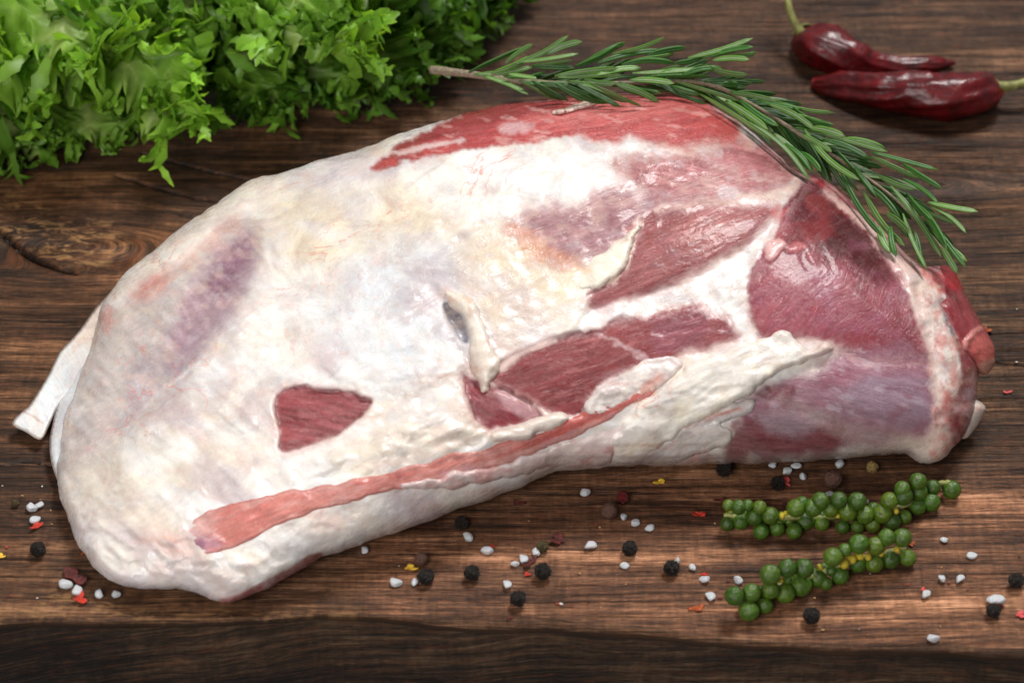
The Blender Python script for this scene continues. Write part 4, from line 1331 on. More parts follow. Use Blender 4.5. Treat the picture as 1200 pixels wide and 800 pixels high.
# ------------------------------------------------------------------ rosemary
def build_rosemary(B):
    root = empty("rosemary_sprig", P(760, 105, 0.055))
    tag(root, "green rosemary sprig with long needles lying over the back of the meat", "rosemary")
    st = np.array([(505, 82, 5.2), (550, 87, 5.6), (600, 94, 5.9), (650, 98, 6.1), (700, 98, 6.2), (760, 97, 6.3), (810, 96, 6.4), (845, 104, 6.3), (880, 122, 6.2),
                   (920, 146, 6.1), (960, 172, 6.0), (1000, 198, 5.8), (1040, 226, 5.7), (1075, 258, 5.5), (1105, 292, 5.3)], float)
    c = catmull(st, False, 6)
    pts = PT(c[:, 0], c[:, 1], c[:, 2] * 0.01 - 0.0012 * sstep(0.1, 0.25, np.linspace(0, 1, len(c))))
    rad = np.interp(np.linspace(0, 1, len(c)), [0, .08, .3, .7, 1], [.0016, .0014, .0008, .0007, .0004])
    rad = rad * (1 + .12 * fbm(np.arange(len(c)) * .7, np.zeros(len(c)), 2, 3))
    V, F = tube(pts, rad, 10)
    part("stem", V, F, M_STEM, root)
    needles = [(549, 85, 616, 55), (556, 87, 626, 78), (604, 75, 666, 42), (640, 64, 682, 49), (608, 73, 678, 63), (566, 89, 612, 94), (568, 90, 619, 111), (596, 87, 629, 92), (614, 96, 668, 98),
               (620, 78, 672, 71), (624, 78, 673, 80), (630, 100, 670, 106), (650, 104, 688, 110), (650, 89, 725, 80), (654, 91, 730, 88), (674, 78, 725, 53), (592, 74, 624, 52), (684, 74, 733, 50), (718, 63, 779, 44),
               (700, 74, 777, 59), (759, 65, 804, 56), (747, 69, 790, 63), (728, 76, 790, 74), (741, 86, 828, 80), (754, 91, 833, 90), (725, 97, 774, 109), (680, 98, 720, 113), (684, 93, 722, 98), (738, 94, 790, 98),
               (790, 74, 824, 67), (806, 68, 882, 45), (822, 67, 867, 57), (833, 65, 883, 55), (835, 71, 878, 70), (855, 65, 887, 62), (824, 76, 877, 88), (846, 98, 866, 99), (792, 96, 868, 119), (786, 101, 820, 111),
               (820, 110, 905, 164), (855, 109, 910, 119), (867, 117, 912, 148), (840, 112, 872, 136), (850, 118, 900, 152), (903, 116, 978, 132), (929, 126, 978, 147), (900, 122, 956, 153), (917, 132, 968, 145), (866, 120, 912, 147),
               (874, 137, 907, 155), (877, 143, 949, 212), (907, 156, 946, 189), (920, 168, 953, 202), (938, 178, 962, 201), (943, 152, 1007, 211), (961, 155, 1040, 178), (963, 163, 1018, 185), (985, 163, 1038, 175), (1021, 178, 1099, 199),
               (1021, 183, 1077, 209), (1058, 192, 1104, 221), (984, 198, 1035, 278), (1007, 212, 1055, 257), (1012, 224, 1060, 288), (1058, 209, 1099, 238), (1087, 237, 1146, 248), (1090, 241, 1132, 273), (1044, 218, 1103, 301), (1073, 238, 1110, 293),
               (1058, 250, 1086, 316), (1081, 250, 1132, 313), (1090, 261, 1133, 306), (1104, 290, 1122, 320), (1030, 265, 1044, 296), (1044, 265, 1050, 301), (1038, 250, 1066, 273), (1072, 270, 1080, 312), (940, 158, 975, 178), (665, 96, 700, 100),
               (890, 118, 938, 128), (950, 150, 990, 160), (980, 176, 1015, 214), (1002, 196, 1030, 232), (1030, 206, 1072, 222), (700, 88, 752, 80), (770, 88, 812, 84), (575, 86, 622, 66), (590, 90, 640, 84), (800, 88, 846, 80), (1062, 226, 1094, 262)]
    rnd = random.Random(4)
    # the ones hidden underneath, lower, with shade darkened into their colour
    nvis = len(needles)
    for i in range(150):
        k = rnd.randrange(12, len(c) - 6)
        tx, ty = c[min(k + 3, len(c) - 1), :2] - c[k, :2]
        L = math.hypot(tx, ty); tx /= L; ty /= L
        a = rnd.choice((-1, 1)) * rnd.uniform(0.12, 0.5)
        l = rnd.uniform(42, 68)
        dx = tx * math.cos(a) - ty * math.sin(a); dy = tx * math.sin(a) + ty * math.cos(a)
        needles.append((c[k, 0], c[k, 1], c[k, 0] + dx * l, c[k, 1] + dy * l))
    for i, (x0, y0, x1, y1) in enumerate(needles):
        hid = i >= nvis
        # base and tip heights: near the stem height, tips fan out
        dd = np.hypot(c[:, 0] - x0, c[:, 1] - y0)
        j = int(dd.argmin())
        zc = c[j, 2] * 0.01
        L = math.hypot(x1 - x0, y1 - y0)
        off = (c[j, 1] - y0) * MPP
        z0 = zc + (-0.0015 if hid else 0.0015) + max(-0.004, min(0.004, off * 0.4))
        rise = -(y1 - y0 - (c[min(j + 4, len(c) - 1), 1] - c[j, 1]) * L / 60) * MPP * 0.45
        z1 = z0 + max(-0.007, min(0.007, rise)) + rnd.uniform(-.002, .003) - (0.004 if hid else 0)
        # stay outside the meat
        for zz_i in range(2):
            pass
        p0 = PT([x0], [y0], [z0])[0]; p1 = PT([x1], [y1], [z1])[0]
        pts_ = np.array([p0, (p0 + p1) / 2, p1]); dep_ = (pts_ - CAM) @ FWD
        xs_ = np.array([x0, (x0 + x1) / 2, x1]); ys_ = np.array([y0, (y0 + y1) / 2, y1])
        ins_ = segdist(xs_, ys_, B.poly[:, :2])[1]
        need = float(np.max(np.where(ins_, dep_ - (B.depth_at(xs_, ys_) - 0.0035), 0)))
        if need > 0:
            for q_ in (p0, p1):
                q_ += (CAM - q_) / np.linalg.norm(CAM - q_) * need
        dv = p1 - p0
        ln = np.linalg.norm(dv); ax = dv / ln
        view = CAM - p0; view /= np.linalg.norm(view)
        # width axis roughly facing the viewer with a random roll
        side = np.cross(ax, view); side /= np.linalg.norm(side)
        nrm = np.cross(side, ax)
        roll = rnd.uniform(-0.9, 0.9)
        side, nrm = side * math.cos(roll) + nrm * math.sin(roll), nrm * math.cos(roll) - side * math.sin(roll)
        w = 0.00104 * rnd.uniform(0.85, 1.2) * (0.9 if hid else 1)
        sagv = rnd.uniform(-0.07, 0.07)
        sagn = rnd.uniform(-0.02, 0.07)
        under = rnd.random() < (0.3 if hid else 0.62)
        ns = 11
        # cross profile: rolled margins, groove (or pale keel) in the middle
        if under:
            prof = [(-0.62, -0.10), (-0.98, 0.06), (-0.78, 0.30), (-0.34, 0.12), (-0.10, 0.14), (0.0, 0.22), (0.10, 0.14), (0.34, 0.12), (0.78, 0.30), (0.98, 0.06), (0.62, -0.10)]
            pc = [(40, 84, 24), (70, 124, 38), (112, 160, 62), (92, 126, 66), (122, 150, 96), (196, 210, 168), (122, 150, 96), (92, 126, 66), (112, 160, 62), (70, 124, 38), (40, 84, 24)]
        else:
            prof = [(-0.6, -0.25), (-0.98, -0.05), (-0.72, 0.26), (-0.36, 0.34), (-0.12, 0.28), (0.0, 0.18), (0.12, 0.28), (0.36, 0.34), (0.72, 0.26), (0.98, -0.05), (0.6, -0.25)]
            pc = [(36, 74, 24), (58, 108, 34), (72, 122, 42), (62, 110, 42), (50, 94, 36), (40, 80, 30), (50, 94, 36), (62, 110, 42), (72, 122, 42), (58, 108, 34), (36, 74, 24)]
        V = []; C = []
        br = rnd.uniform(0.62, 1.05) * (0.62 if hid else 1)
        for k in range(ns):
            t = k / (ns - 1)
            ww = w * min(1.0, (0.35 + 2.6 * t)) * (1 - max(0, (t - 0.80) / 0.20) ** 2.2 * 0.86)
            cpt = p0 + dv * t + side * ln * sagv * math.sin(t * math.pi) + nrm * ln * sagn * math.sin(t * math.pi)
            for (a, b_), cc in zip(prof, pc):
                V.append(cpt + side * a * ww + nrm * b_ * ww * 1.1)
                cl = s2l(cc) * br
                tipm = max(0, (t - 0.9) * 6)
                C.append(cl * (1 - tipm * .4) + s2l((150, 160, 80)) * tipm * .4)
        m = len(prof)
        F = []
        for k in range(ns - 1):
            for s in range(m):
                s2 = (s + 1) % m
                F.append((k * m + s, k * m + s2, (k + 1) * m + s2, (k + 1) * m + s))
        F.append(tuple(range(m))[::-1]); F.append(tuple((ns - 1) * m + s for s in range(m)))
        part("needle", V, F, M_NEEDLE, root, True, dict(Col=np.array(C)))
    return root


# ------------------------------------------------------------------ chillies
def build_chilli(label, spine, stem, calyx_r, seed):
    b = P(spine[0][0], spine[0][1], 0)
    root = empty("dried_chilli", b)
    tag(root, label, "chilli", "dried red chillies")
    sp = catmull(np.array(spine, float), False, 12)
    hw = sp[:, 2] * MPP * 1.28
    pts = PT(sp[:, 0], sp[:, 1], np.maximum(hw * 0.86, 0.002))
    seg = 44
    T = np.gradient(pts, axis=0); T /= np.linalg.norm(T, axis=1)[:, None]
    n = len(pts)
    S = np.cross(T, np.array([0, 0, 1.0])); S /= np.linalg.norm(S, axis=1)[:, None]; U = np.cross(S, T)
    A, I = np.meshgrid(np.arange(seg) * 2 * math.pi / seg, np.arange(n))
    q = I / n * 5.2
    dent = 0.09 * np.sin(2 * A + q * 0.9 + seed) + 0.06 * np.sin(3 * A - q * 1.7 + seed * 2)
    dent += 0.26 * fbm(np.cos(A) * 1.5 + seed, np.sin(A) * 1.5 + q * 1.1, 3, 700 + seed)
    dent += 0.16 * fbm(np.cos(A) * 3.4 + 3, np.sin(A) * 3.4 + q * 1.9, 3, 720 + seed)
    rr = hw[:, None] * (0.98 + dent)
    V = (pts[:, None, :] + S[:, None, :] * (np.cos(A) * rr * 1.05)[..., None] + U[:, None, :] * (np.sin(A) * rr * 0.92)[..., None]).reshape(-1, 3)
    V[:, 2] = np.maximum(V[:, 2], 0.0004)
    tip = np.clip((I / n - 0.93) / 0.07, 0, 1).reshape(-1, 1)
    C = np.ones((len(V), 3)) * (1 - tip) + np.array([1.6, 5.0, 4.0]) * tip
    F = []
    for i in range(n - 1):
        for k in range(seg):
            k2 = (k + 1) % seg
            F.append((i * seg + k, i * seg + k2, (i + 1) * seg + k2, (i + 1) * seg + k))
    F.append(tuple(range(seg))[::-1]); F.append(tuple((n - 1) * seg + k for k in range(seg)))
    part("body", V, F, M_CHILLI, root, True, dict(Col=np.array(C)))
    # calyx: a small frilled cap
    c0 = pts[0]; ax = -T[0]
    s = np.cross(ax, [0, 0, 1.0]); s /= np.linalg.norm(s); u = np.cross(s, ax)
    V = []; prof = [(-0.40, 1.0), (-0.15, 1.02), (0.2, 0.86), (0.5, 0.5), (0.9, 0.30), (1.2, 0.22)]
    R = calyx_r * MPP
    sg = 30
    for j, (h, r) in enumerate(prof):
        for k in range(sg):
            a = 2 * math.pi * k / sg
            fr = (0.22 * abs(math.sin(2.5 * a)) if j == 0 else 0)
            V.append(c0 + ax * R * (h - fr) + (s * math.cos(a) + u * math.sin(a)) * R * r * (1 + .05 * math.sin(5 * a)))
    F = [(j * sg + k, j * sg + (k + 1) % sg, (j + 1) * sg + (k + 1) % sg, (j + 1) * sg + k) for j in range(len(prof) - 1) for k in range(sg)]
    F.append(tuple((len(prof) - 1) * sg + k for k in range(sg)))
    V = np.array(V); V[:, 2] = np.maximum(V[:, 2], 0.0004)
    part("calyx", V, F, M_CSTEM, root)
    sc = catmull(np.array(stem, float), False, 8)
    sp3 = PT(sc[:, 0], sc[:, 1], sc[:, 2] * 0.01)
    sp3[0] = c0 + ax * R * 0.5
    V, F = tube(sp3, sc[:, 3] * MPP, 12)
    part("stem", V, F, M_CSTEM, root)


# ------------------------------------------------------------------ green pepper spikes
def build_spike(label, berries, small, axis, seed):
    root = empty("green_peppercorn_spike", P(axis[0][0], axis[0][1], 0))
    tag(root, label, "peppercorns", "green peppercorn spikes")
    rnd = random.Random(seed)
    ax = np.array(axis, float)

    def cx(x): return 800 + x / 2.8575

    def cy(y): return 520 + y / 2.8575
    a = catmull(ax, False, 8)
    sp = PT(a[:, 0], a[:, 1] + 2, a[:, 2] * 0.007)
    V, F = tube(sp, np.full(len(sp), 0.0009) * (1 + .3 * fbm(np.arange(len(sp)) * .9, np.zeros(len(sp)), 2, seed)), 8)
    part("stem", V, F, M_CSTEM, root)
    order = sorted(range(len(berries)), key=lambda i: berries[i][1])
    for i in order:
        x, y, r = berries[i]
        px, py = cx(x), cy(y); rp = r / 2.8575 * MPP * rnd.uniform(0.92, 1.08)
        ya = np.interp(px, ax[:, 0], ax[:, 1])
        v = (ya - py) / 14.0            # + above the axis in the picture
        z = rp + np.clip(0.0045 + 0.0048 * v, 0, 0.0105)
        if py > ya + 6: z = rp * 1.0
        p = P(px, py, z)
        o = obj("berry", BERRY[rnd.randrange(len(BERRY))], root, p - root.location,
                (rnd.uniform(-1.1, 0.9), rnd.uniform(-.9, .9), rnd.uniform(0, 6)), (rp, rp, rp))
    for k in range(int((ax[-1, 0] - ax[0, 0]) / 15) - 1):
        px = ax[0, 0] + 10 + k * 15 + rnd.uniform(-3, 3); py = np.interp(px, ax[:, 0], ax[:, 1]) + rnd.uniform(-2, 3)
        if seed == 2 and 975 < px < 1052: continue
        rp = rnd.uniform(7.0, 8.5) * MPP
        obj("berry", BERRY[rnd.randrange(len(BERRY))], root, P(px, py, rp + 0.0012) - root.location, (rnd.uniform(-1, 1), rnd.uniform(-1, 1), 0), (rp, rp, rp))
    for x, y, r in small:
        px, py = cx(x), cy(y); rp = r / 2.8575 * MPP
        p = P(px, py, 0.0075)
        obj("bud", BUD, root, p - root.location, (rnd.uniform(-1, 1), rnd.uniform(-1, 1), 0), (rp * 1.0, rp * 1.25, rp))
    return root


# ------------------------------------------------------------------ lettuce
def build_lettuce():
    root = empty("lettuce", P(260, 40, 0))
    tag(root, "bunch of frilly bright green curly lettuce leaves at the back", "lettuce")
    rnd = random.Random(12)

    def leaf(base, tip, W, arch, bright, roll=0.0, nl=40, yellow=0.0, lobe=1.0):
        b = np.array(P(*base)); t = np.array(P(*tip))
        d = t - b; L = np.linalg.norm(d); d /= L
        up = np.array([0, 0, 1.0]); s = np.cross(d, up); s /= np.linalg.norm(s); n = np.cross(s, d)
        s, n = s * math.cos(roll) + n * math.sin(roll), n * math.cos(roll) - s * math.sin(roll)
        V = []; F = []; C = []
        ph = rnd.uniform(0, 6); f1 = rnd.uniform(2.0, 3.2); f2 = rnd.uniform(5, 8)

        def blade(u, v):
            u = np.asarray(u, float); v = np.asarray(v, float)
            w = W * (0.22 + 0.78 * np.sin(np.minimum(1, u * 1.15) * math.pi * 0.5)) * (1 - np.maximum(0, (u - .78) / .22) ** 2 * .55)
            z = arch * np.sin(np.clip(u, 0, 1) ** 0.8 * math.pi) * L
            av = np.abs(v)
            ruf = (av ** 1.6) * W * (0.30 * np.sin(f1 * 6.28 * u + ph + np.where(v > 0, 2, 0)) + 0.16 * np.sin(f2 * 6.28 * u + 1.7 * ph + v * 2))
            cup = 0.22 * W * (av ** 2)
            rib = 0.04 * W * np.exp(-(v * 9) ** 2)
            return b + d * (L * u)[..., None] + s * (w * v)[..., None] + n * (z + ruf + cup + rib)[..., None]
        nu, nv = 170, 41
        cb = np.array(s2l((196, 212, 128))) * bright; cm = np.array(s2l((134, 176, 64))) * bright; ce = np.array(s2l((84, 132, 40))) * bright
        if yellow:
            ce = ce * (1 - yellow) + np.array(s2l((146, 188, 62))) * yellow * bright
        p2, p3, p4, p5 = (rnd.uniform(0, 6) for _ in range(4))
        u, v = np.meshgrid(np.linspace(0, 1, nu), np.linspace(-1, 1, nv), indexing='ij')
        av = np.abs(v); sgn = np.where(v > 0, 1.0, -1.0)
        e = np.maximum(0, (av - 0.42) / 0.58); fr = e ** 1.3
        k1 = fbm(u * 24 + sgn * 9, u * 0 + p2, 3, 801 + int(p2 * 9)); k2 = fbm(u * 52 + sgn * 5, v * 2 + p3, 2, 811 + int(p3 * 9))
        tt = 1 + 0.30 * e ** 2 * k1 + 0.16 * e ** 3 * k2 + 0.10 * e ** 3 * np.sin(u * 6.28 * 38 + p5)
        q = blade(u, v * tt)
        rz = 0.17 * np.sin(u * 6.28 * 6.3 + p2 + sgn * 1.3) + 0.14 * np.sin(u * 6.28 * 14.1 + p3 + v * 3) + 0.08 * np.sin(u * 6.28 * 29 + p4 + 4 * v) + 0.12 * k2
        rx = 0.07 * np.sin(u * 6.28 * 11 + p4 + v * 2) + 0.04 * np.sin(u * 6.28 * 25 + p2) + 0.06 * k1
        tf = np.maximum(0, (u - .8) / .2)
        kt = fbm(v * 7 + p3, v * 0 + p4, 3, 821 + int(p4 * 9))
        q = q + n * (W * (fr * rz + tf * 0.22 * np.sin(v * 9 + p2) + 0.2 * tf * kt))[..., None] + d * (W * (fr * rx + tf * (0.30 * kt + 0.07 * np.sin(v * 31 + p4))))[..., None]
        k = np.minimum(1, av * 0.75 + u * 0.40)[..., None]
        rib = np.exp(-(v * 5) ** 2) * (1 - u * .6) + 0.40 * np.maximum(0, np.sin((u * 16 - av * 5) * 3.1)) ** 6 * (1 - np.minimum(1, e))
        rib = np.minimum(1, rib)[..., None]
        cc = (cm * (1 - k) + ce * k) * (1 - rib) + cb * rib
        cc = cc * (1 + 0.25 * fbm(u * 14, v * 6 + p5, 3, 830))[..., None]
        V.extend(list(q.reshape(-1, 3))); C.extend(list(cc.reshape(-1, 3)))
        ii = np.arange(nu * nv).reshape(nu, nv)
        F.extend(np.stack([ii[:-1, :-1], ii[1:, :-1], ii[1:, 1:], ii[:-1, 1:]], -1).reshape(-1, 4).tolist())

        def ribbon(p, dr, sd, l, w, depth):
            ns = 6
            nr = np.cross(sd, dr); nr /= np.linalg.norm(nr) + 1e-9
            curl = rnd.uniform(-1.9, 2.1); tw = rnd.uniform(-1.4, 1.4); bend = rnd.uniform(-.7, .7)
            st = len(V); q = p.copy(); dc = dr.copy(); sc_ = sd.copy()
            shade = rnd.uniform(0.7, 1.25)
            nodes = []
            for k in range(ns + 1):
                tt = k / ns
                ww = w * (0.75 + 0.55 * math.sin(tt * math.pi * 0.9)) * (1 - 0.85 * max(0, (tt - .6) / .4) ** 1.6)
                ww *= 1 + (0.30 if k % 2 else -0.12) * (tt > .2)
                V.append(q - sc_ * ww); V.append(q + nr * ww * 0.22); V.append(q + sc_ * ww)
                cc = (cm * (1 - tt) * .6 + ce * (.4 + .6 * tt)) * shade
                C.extend([cc, cc * 1.1, cc])
                nodes.append((q.copy(), dc.copy(), sc_.copy()))
                rot = Matrix.Rotation(curl / ns, 3, Vector(sc_)) @ Matrix.Rotation(tw / ns, 3, Vector(dc)) @ Matrix.Rotation(bend / ns, 3, Vector(nr))
                dc = np.array(rot @ Vector(dc)); sc_ = np.array(rot @ Vector(sc_)); nr = np.array(rot @ Vector(nr))
                q = q + dc * l / ns
                if q[2] < 0.0012: q[2] = 0.0012
            for k in range(ns):
                a0 = st + 3 * k
                F.append((a0, a0 + 1, a0 + 4, a0 + 3)); F.append((a0 + 1, a0 + 2, a0 + 5, a0 + 4))
            if depth > 0:
                for k in (2, 3, 4):
                    if rnd.random() < 0.75:
                        q0, d0, s0 = nodes[k]
                        sg = rnd.choice((-1, 1))
                        dn = d0 * 0.6 + s0 * sg * 0.8; dn /= np.linalg.norm(dn)
                        sn = np.cross(np.cross(d0, s0), dn); sn /= np.linalg.norm(sn) + 1e-9
                        ribbon(q0, dn, sn, l * rnd.uniform(.35, .6), w * .6, depth - 1)
        for i in range(nl):
            u = 0.22 + 0.78 * (i + rnd.random()) / nl
            for sg in (-1, 1):
                p = blade(u, sg * 0.97)
                o = p - blade(u, sg * 0.7); o /= np.linalg.norm(o) + 1e-9
                dr = o * rnd.uniform(.6, 1) + d * rnd.uniform(.1, .9) + n * rnd.uniform(-.8, .8); dr /= np.linalg.norm(dr)
                sd = np.cross(dr, n + 0.6 * np.array([rnd.gauss(0, 1) for _ in range(3)])); sd /= np.linalg.norm(sd)
                ribbon(p, dr, sd, W * rnd.uniform(.28, .70) * lobe, W * rnd.uniform(.035, .065), 1)
        for i in range(int(nl * .5)):
            v = -1 + 2 * rnd.random()
            p = blade(0.985, v)
            dr = d * 1.0 + s * v * .8 + n * rnd.uniform(-.7, .6); dr /= np.linalg.norm(dr)
            sd = np.cross(dr, n + 0.5 * np.array([rnd.gauss(0, 1) for _ in range(3)])); sd /= np.linalg.norm(sd)
            ribbon(p, dr, sd, W * rnd.uniform(.40, .95) * lobe * (1.5 if rnd.random() < .22 else 1), W * rnd.uniform(.04, .075), 1)
        V = np.array(V)
        V[:, 2] = np.maximum(V[:, 2], 0.0008 + 0.0006 * np.random.RandomState(3).rand(len(V)))
        part("leaf", V, F, M_LETTUCE, root, True, dict(Col=np.clip(np.array(C), 0, 1)))
    # (px, py, z) base and tip; back leaves first
    Lv = [((-60, -60, .03), (40, 60, .045), .026, .10, .75, .2, 0.1),
          ((120, -80, .03), (150, 40, .05), .028, .10, .70, -.2, 0.1),
          ((300, -90, .03), (290, 30, .045), .028, .10, .75, .1, 0.0),
          ((420, -90, .03), (400, 20, .045), .028, .10, .65, .2, 0.0),
          ((520, -90, .02), (500, 20, .03), .022, .10, .60, .1, 0.0),
          ((-90, 40, .01), (20, 120, .02), .026, .10, .60, .3, 0.0),
          ((-60, 90, .01), (40, 176, .006), .022, .10, .70, .2, 0.2),
          ((60, 20, .02), (112, 145, .010), .026, .14, .70, -.2, 0.2),
          ((40, -10, .04), (70, 110, .035), .026, .16, .95, .1, 0.6),
          ((100, -30, .045), (60, 75, .05), .024, .18, .85, .3, 0.7),
          ((210, 10, .05), (188, 150, .010), .022, .16, 1.0, -.25, 0.9),
          ((150, -10, .04), (145, 120, .030), .022, .2, .95, .3, 0.6),
          ((240, -20, .04), (225, 70, .03), .024, .14, .80, .0, 0.2),
          ((300, -10, .04), (268, 112, .010), .024, .14, .75, .2, 0.1),
          ((340, -20, .04), (352, 122, .008), .024, .16, .95, -.1, 0.3),
          ((380, 0, .05), (345, 60, .045), .024, .16, 1.0, .2, 0.5),
          ((400, -20, .04), (425, 116, .007), .022, .14, .80, -.2, 0.0),
          ((440, -20, .03), (460, 98, .008), .022, .14, .70, .1, 0.0),
          ((470, -40, .02), (480, 108, .005), .016, .12, .65, -.3, 0.0),
          ((480, -40, .03), (532, 60, .008), .020, .14, .65, .1, 0.0),
          ((520, -60, .02), (570, 25, .008), .018, .12, .60, -.2, 0.0),
          ((545, -70, .02), (600, 0, .008), .016, .12, .60, -.1, 0.0),
          ((-40, 120, .008), (8, 192, .004), .014, .08, .75, .1, 0.3),
          ((90, 80, .02), (108, 170, .005), .016, .14, .85, .2, 0.5),
          ((250, 40, .02), (312, 126, .005), .016, .12, .60, .2, 0.0),
          ((395, -40, .06), (330, 10, .055), .022, .14, .9, .2, 0.3),
          ((190, -40, .06), (230, 20, .05), .022, .14, .85, -.2, 0.3)]
    for bs, tp, W, arch, br, roll, yl in Lv:
        leaf(bs, tp, W * 1.22, arch, br * 1.12, roll, 13, yl, 0.62)
    return root


# ------------------------------------------------------------------ small scattered things
def build_small():
    rnd = random.Random(77)
    # peppercorn meshes: wrinkled
    peps = []
    for s in range(5):
        V, F = ico(4)
        w = np.abs(n3(V, 2.6, 800 + 3 * s)) * 2.2
        r = 0.86 + 0.26 * np.clip(w, 0, .9) + 0.06 * n3(V, 6, 840 + s)
        peps.append(mesh_data("peppercorn", V * r[:, None], F, M_PEPPER))
    alls = []
    for s in range(2):
        V, F = ico(4)
        r = 0.97 + 0.03 * n3(V, 5, 860 + s)
        pole = np.clip((V[:, 2] - 0.86) / 0.14, 0, 1)
        r = r - 0.10 * np.sin(pole * math.pi) - 0.06 * pole
        alls.append(mesh_data("allspice_berry", V * r[:, None], F, M_ALLSPICE))
    salts = []
    for s in range(9):
        V, F = ico(3)
        rr = np.random.RandomState(s + 5)
        nn = rr.normal(size=(11, 3)); nn /= np.linalg.norm(nn, axis=1)[:, None]
        dd = rr.uniform(0.62, 1.0, 11)
        q = np.clip(V @ nn.T, 0.02, None) / dd[None, :]
        r = (q ** 18).sum(1) ** (-1 / 18.0)
        r = np.minimum(r, 1.16) * (1 + 0.03 * n3(V, 4, 850 + s))
        W = V * r[:, None] * np.array([1.0, 0.78, 0.62])
        salts.append(mesh_data("salt_crystal", W, F, M_SALT))

    def flake_mesh(s, mat):
        rr = np.random.RandomState(s)
        n = 7
        g = np.linspace(-1, 1, n)
        gx, gy = np.meshgrid(g, g)
        ang = np.arctan2(gy, gx); rad = np.maximum(abs(gx), abs(gy))
        out = 0.8 + 0.28 * np.sin(ang * 2 + rr.rand() * 6) + 0.2 * np.sin(ang * 3 + rr.rand() * 6) + .12 * np.sin(ang * 5 + rr.rand() * 6)
        X = np.cos(ang) * rad * out; Y = np.sin(ang) * rad * out * 0.66
        Z = 0.35 * (X ** 2) * rr.uniform(-.3, 1.2) + .25 * Y * X + 0.5 * Y ** 2 * rr.uniform(0, 1.4) + 0.08 * rr.rand(n, n)
        t = 0.07
        V = np.vstack([np.stack([X.ravel(), Y.ravel(), Z.ravel() + t], 1), np.stack([X.ravel(), Y.ravel(), Z.ravel() - t], 1)])
        V[:, 2] -= V[:, 2].min()
        ii = np.arange(n * n).reshape(n, n); F = []
        for i in range(n - 1):
            for j in range(n - 1):
                q = (ii[i, j], ii[i, j + 1], ii[i + 1, j + 1], ii[i + 1, j])
                F.append(q); F.append(tuple(x + n * n for x in q[::-1]))
        bd = list(ii[0, :]) + list(ii[1:, -1]) + list(ii[-1, -2::-1]) + list(ii[-2:0:-1, 0])
        for a, b_ in zip(bd, bd[1:] + bd[:1]):
            F.append((b_, a, a + n * n, b_ + n * n))
        return mesh_data("chilli_flake", V, F, mat)

    def pepper(x, y, dia, label, mats=None, squash=1.0):
        r = dia / 2 * MPP
        me = peps[rnd.randrange(5)]
        if mats:
            me = me.copy(); me.materials.clear(); me.materials.append(mats)
        o = obj("peppercorn", me, None, P(x, y, r * 0.93), (rnd.uniform(0, 6), rnd.uniform(0, 6), rnd.uniform(0, 6)), (r, r, r))
        tag(o, label, "peppercorn", "scattered peppercorns")

    def allspice(x, y, dia, label):
        r = dia / 2 * MPP
        o = obj("allspice_berry", alls[rnd.randrange(2)], None, P(x, y, r * 0.97), (rnd.uniform(-.6, .9), rnd.uniform(-.6, .6), rnd.uniform(0, 6)), (r, r, r))
        tag(o, label, "allspice", "allspice berries")

    def salt(x, y, w, label, rot=None, asp=1.0):
        r = w / 2 * MPP * 0.94
        o = obj("salt_crystal", salts[rnd.randrange(9)], None, P(x, y, r * 0.5), (rnd.uniform(-.25, .25), rnd.uniform(-.25, .25), rnd.uniform(0, 6) if rot is None else rot), (r, r * asp, r * .95))
        tag(o, label, "salt", "coarse salt crystals")

    def flake(x, y, w, label, mat, seed, rot=None, name="chilli_flake", cat="chilli flake", grp="chilli flakes", asp=1.0):
        r = w / 2 * MPP * 1.05
        me = flake_mesh(seed, mat); me.name = name
        o = obj(name, me, None, P(x, y, 0.0), (0, 0, rnd.uniform(0, 6) if rot is None else rot), (r, r * asp, r))
        tag(o, label, cat, grp)

    for a in PEPPERS: pepper(*a[:4], mats=(M_TAN if len(a) > 4 and a[4] == 'tan' else M_REDPEP if len(a) > 4 and a[4] == 'red' else M_OLIVE if len(a) > 4 and a[4] == 'olive' else None))
    for a in ALLSPICE: allspice(*a)
    for a in SALTS: salt(*a)
    for i, a in enumerate(FLAKES): flake(a[0], a[1], a[2], a[3], {'r': M_FRED, 'o': M_FORANGE, 'd': M_FDARK, 'y': M_FYELLOW, 'p': M_FPINK}[a[4]], 900 + i, *(a[5:6]),
                                        **({'name': 'chilli_seed', 'cat': 'seed', 'grp': 'yellow chilli seeds'} if a[4] == 'y' else {}))


def build_crumbs():
    rnd = random.Random(9)
    V = []; F = []; C = []
    bv, bf = ico(1)
    spots = [(rnd.uniform(430, 880), rnd.uniform(600, 716)) for _ in range(34)] + [(rnd.uniform(880, 1195), rnd.uniform(640, 738)) for _ in range(22)] + \
            [(rnd.uniform(2, 70), rnd.uniform(560, 705)) for _ in range(14)] + [(rnd.uniform(1165, 1195), rnd.uniform(330, 520)) for _ in range(4)]
    cols = [(120, 50, 34), (196, 150, 96), (70, 44, 32), (214, 206, 196), (170, 60, 40)]
    for x, y in spots:
        if x < 640 and y < 720 - (x - 250) * 0.42 + 10 and x > 80: continue
        r = rnd.uniform(0.7, 1.9) * MPP
        p = np.array(P(x, y, r * 0.4)); k = len(V)
        sc = np.array([rnd.uniform(.7, 1.5), rnd.uniform(.6, 1.1), rnd.uniform(.4, .8)]) * r
        c = s2l(rnd.choice(cols))
        for v in bv: V.append(p + v * sc * rnd.uniform(.8, 1.15)); C.append(c)
        F.extend(tuple(i + k for i in f) for f in bf)
    me = mesh_data("spice_crumbs", V, F, M_CRUMB, False, dict(Col=np.array(C)))
    tag(obj("spice_crumbs", me), "fine crumbs of spice and salt strewn over the wood", None, None, "stuff")


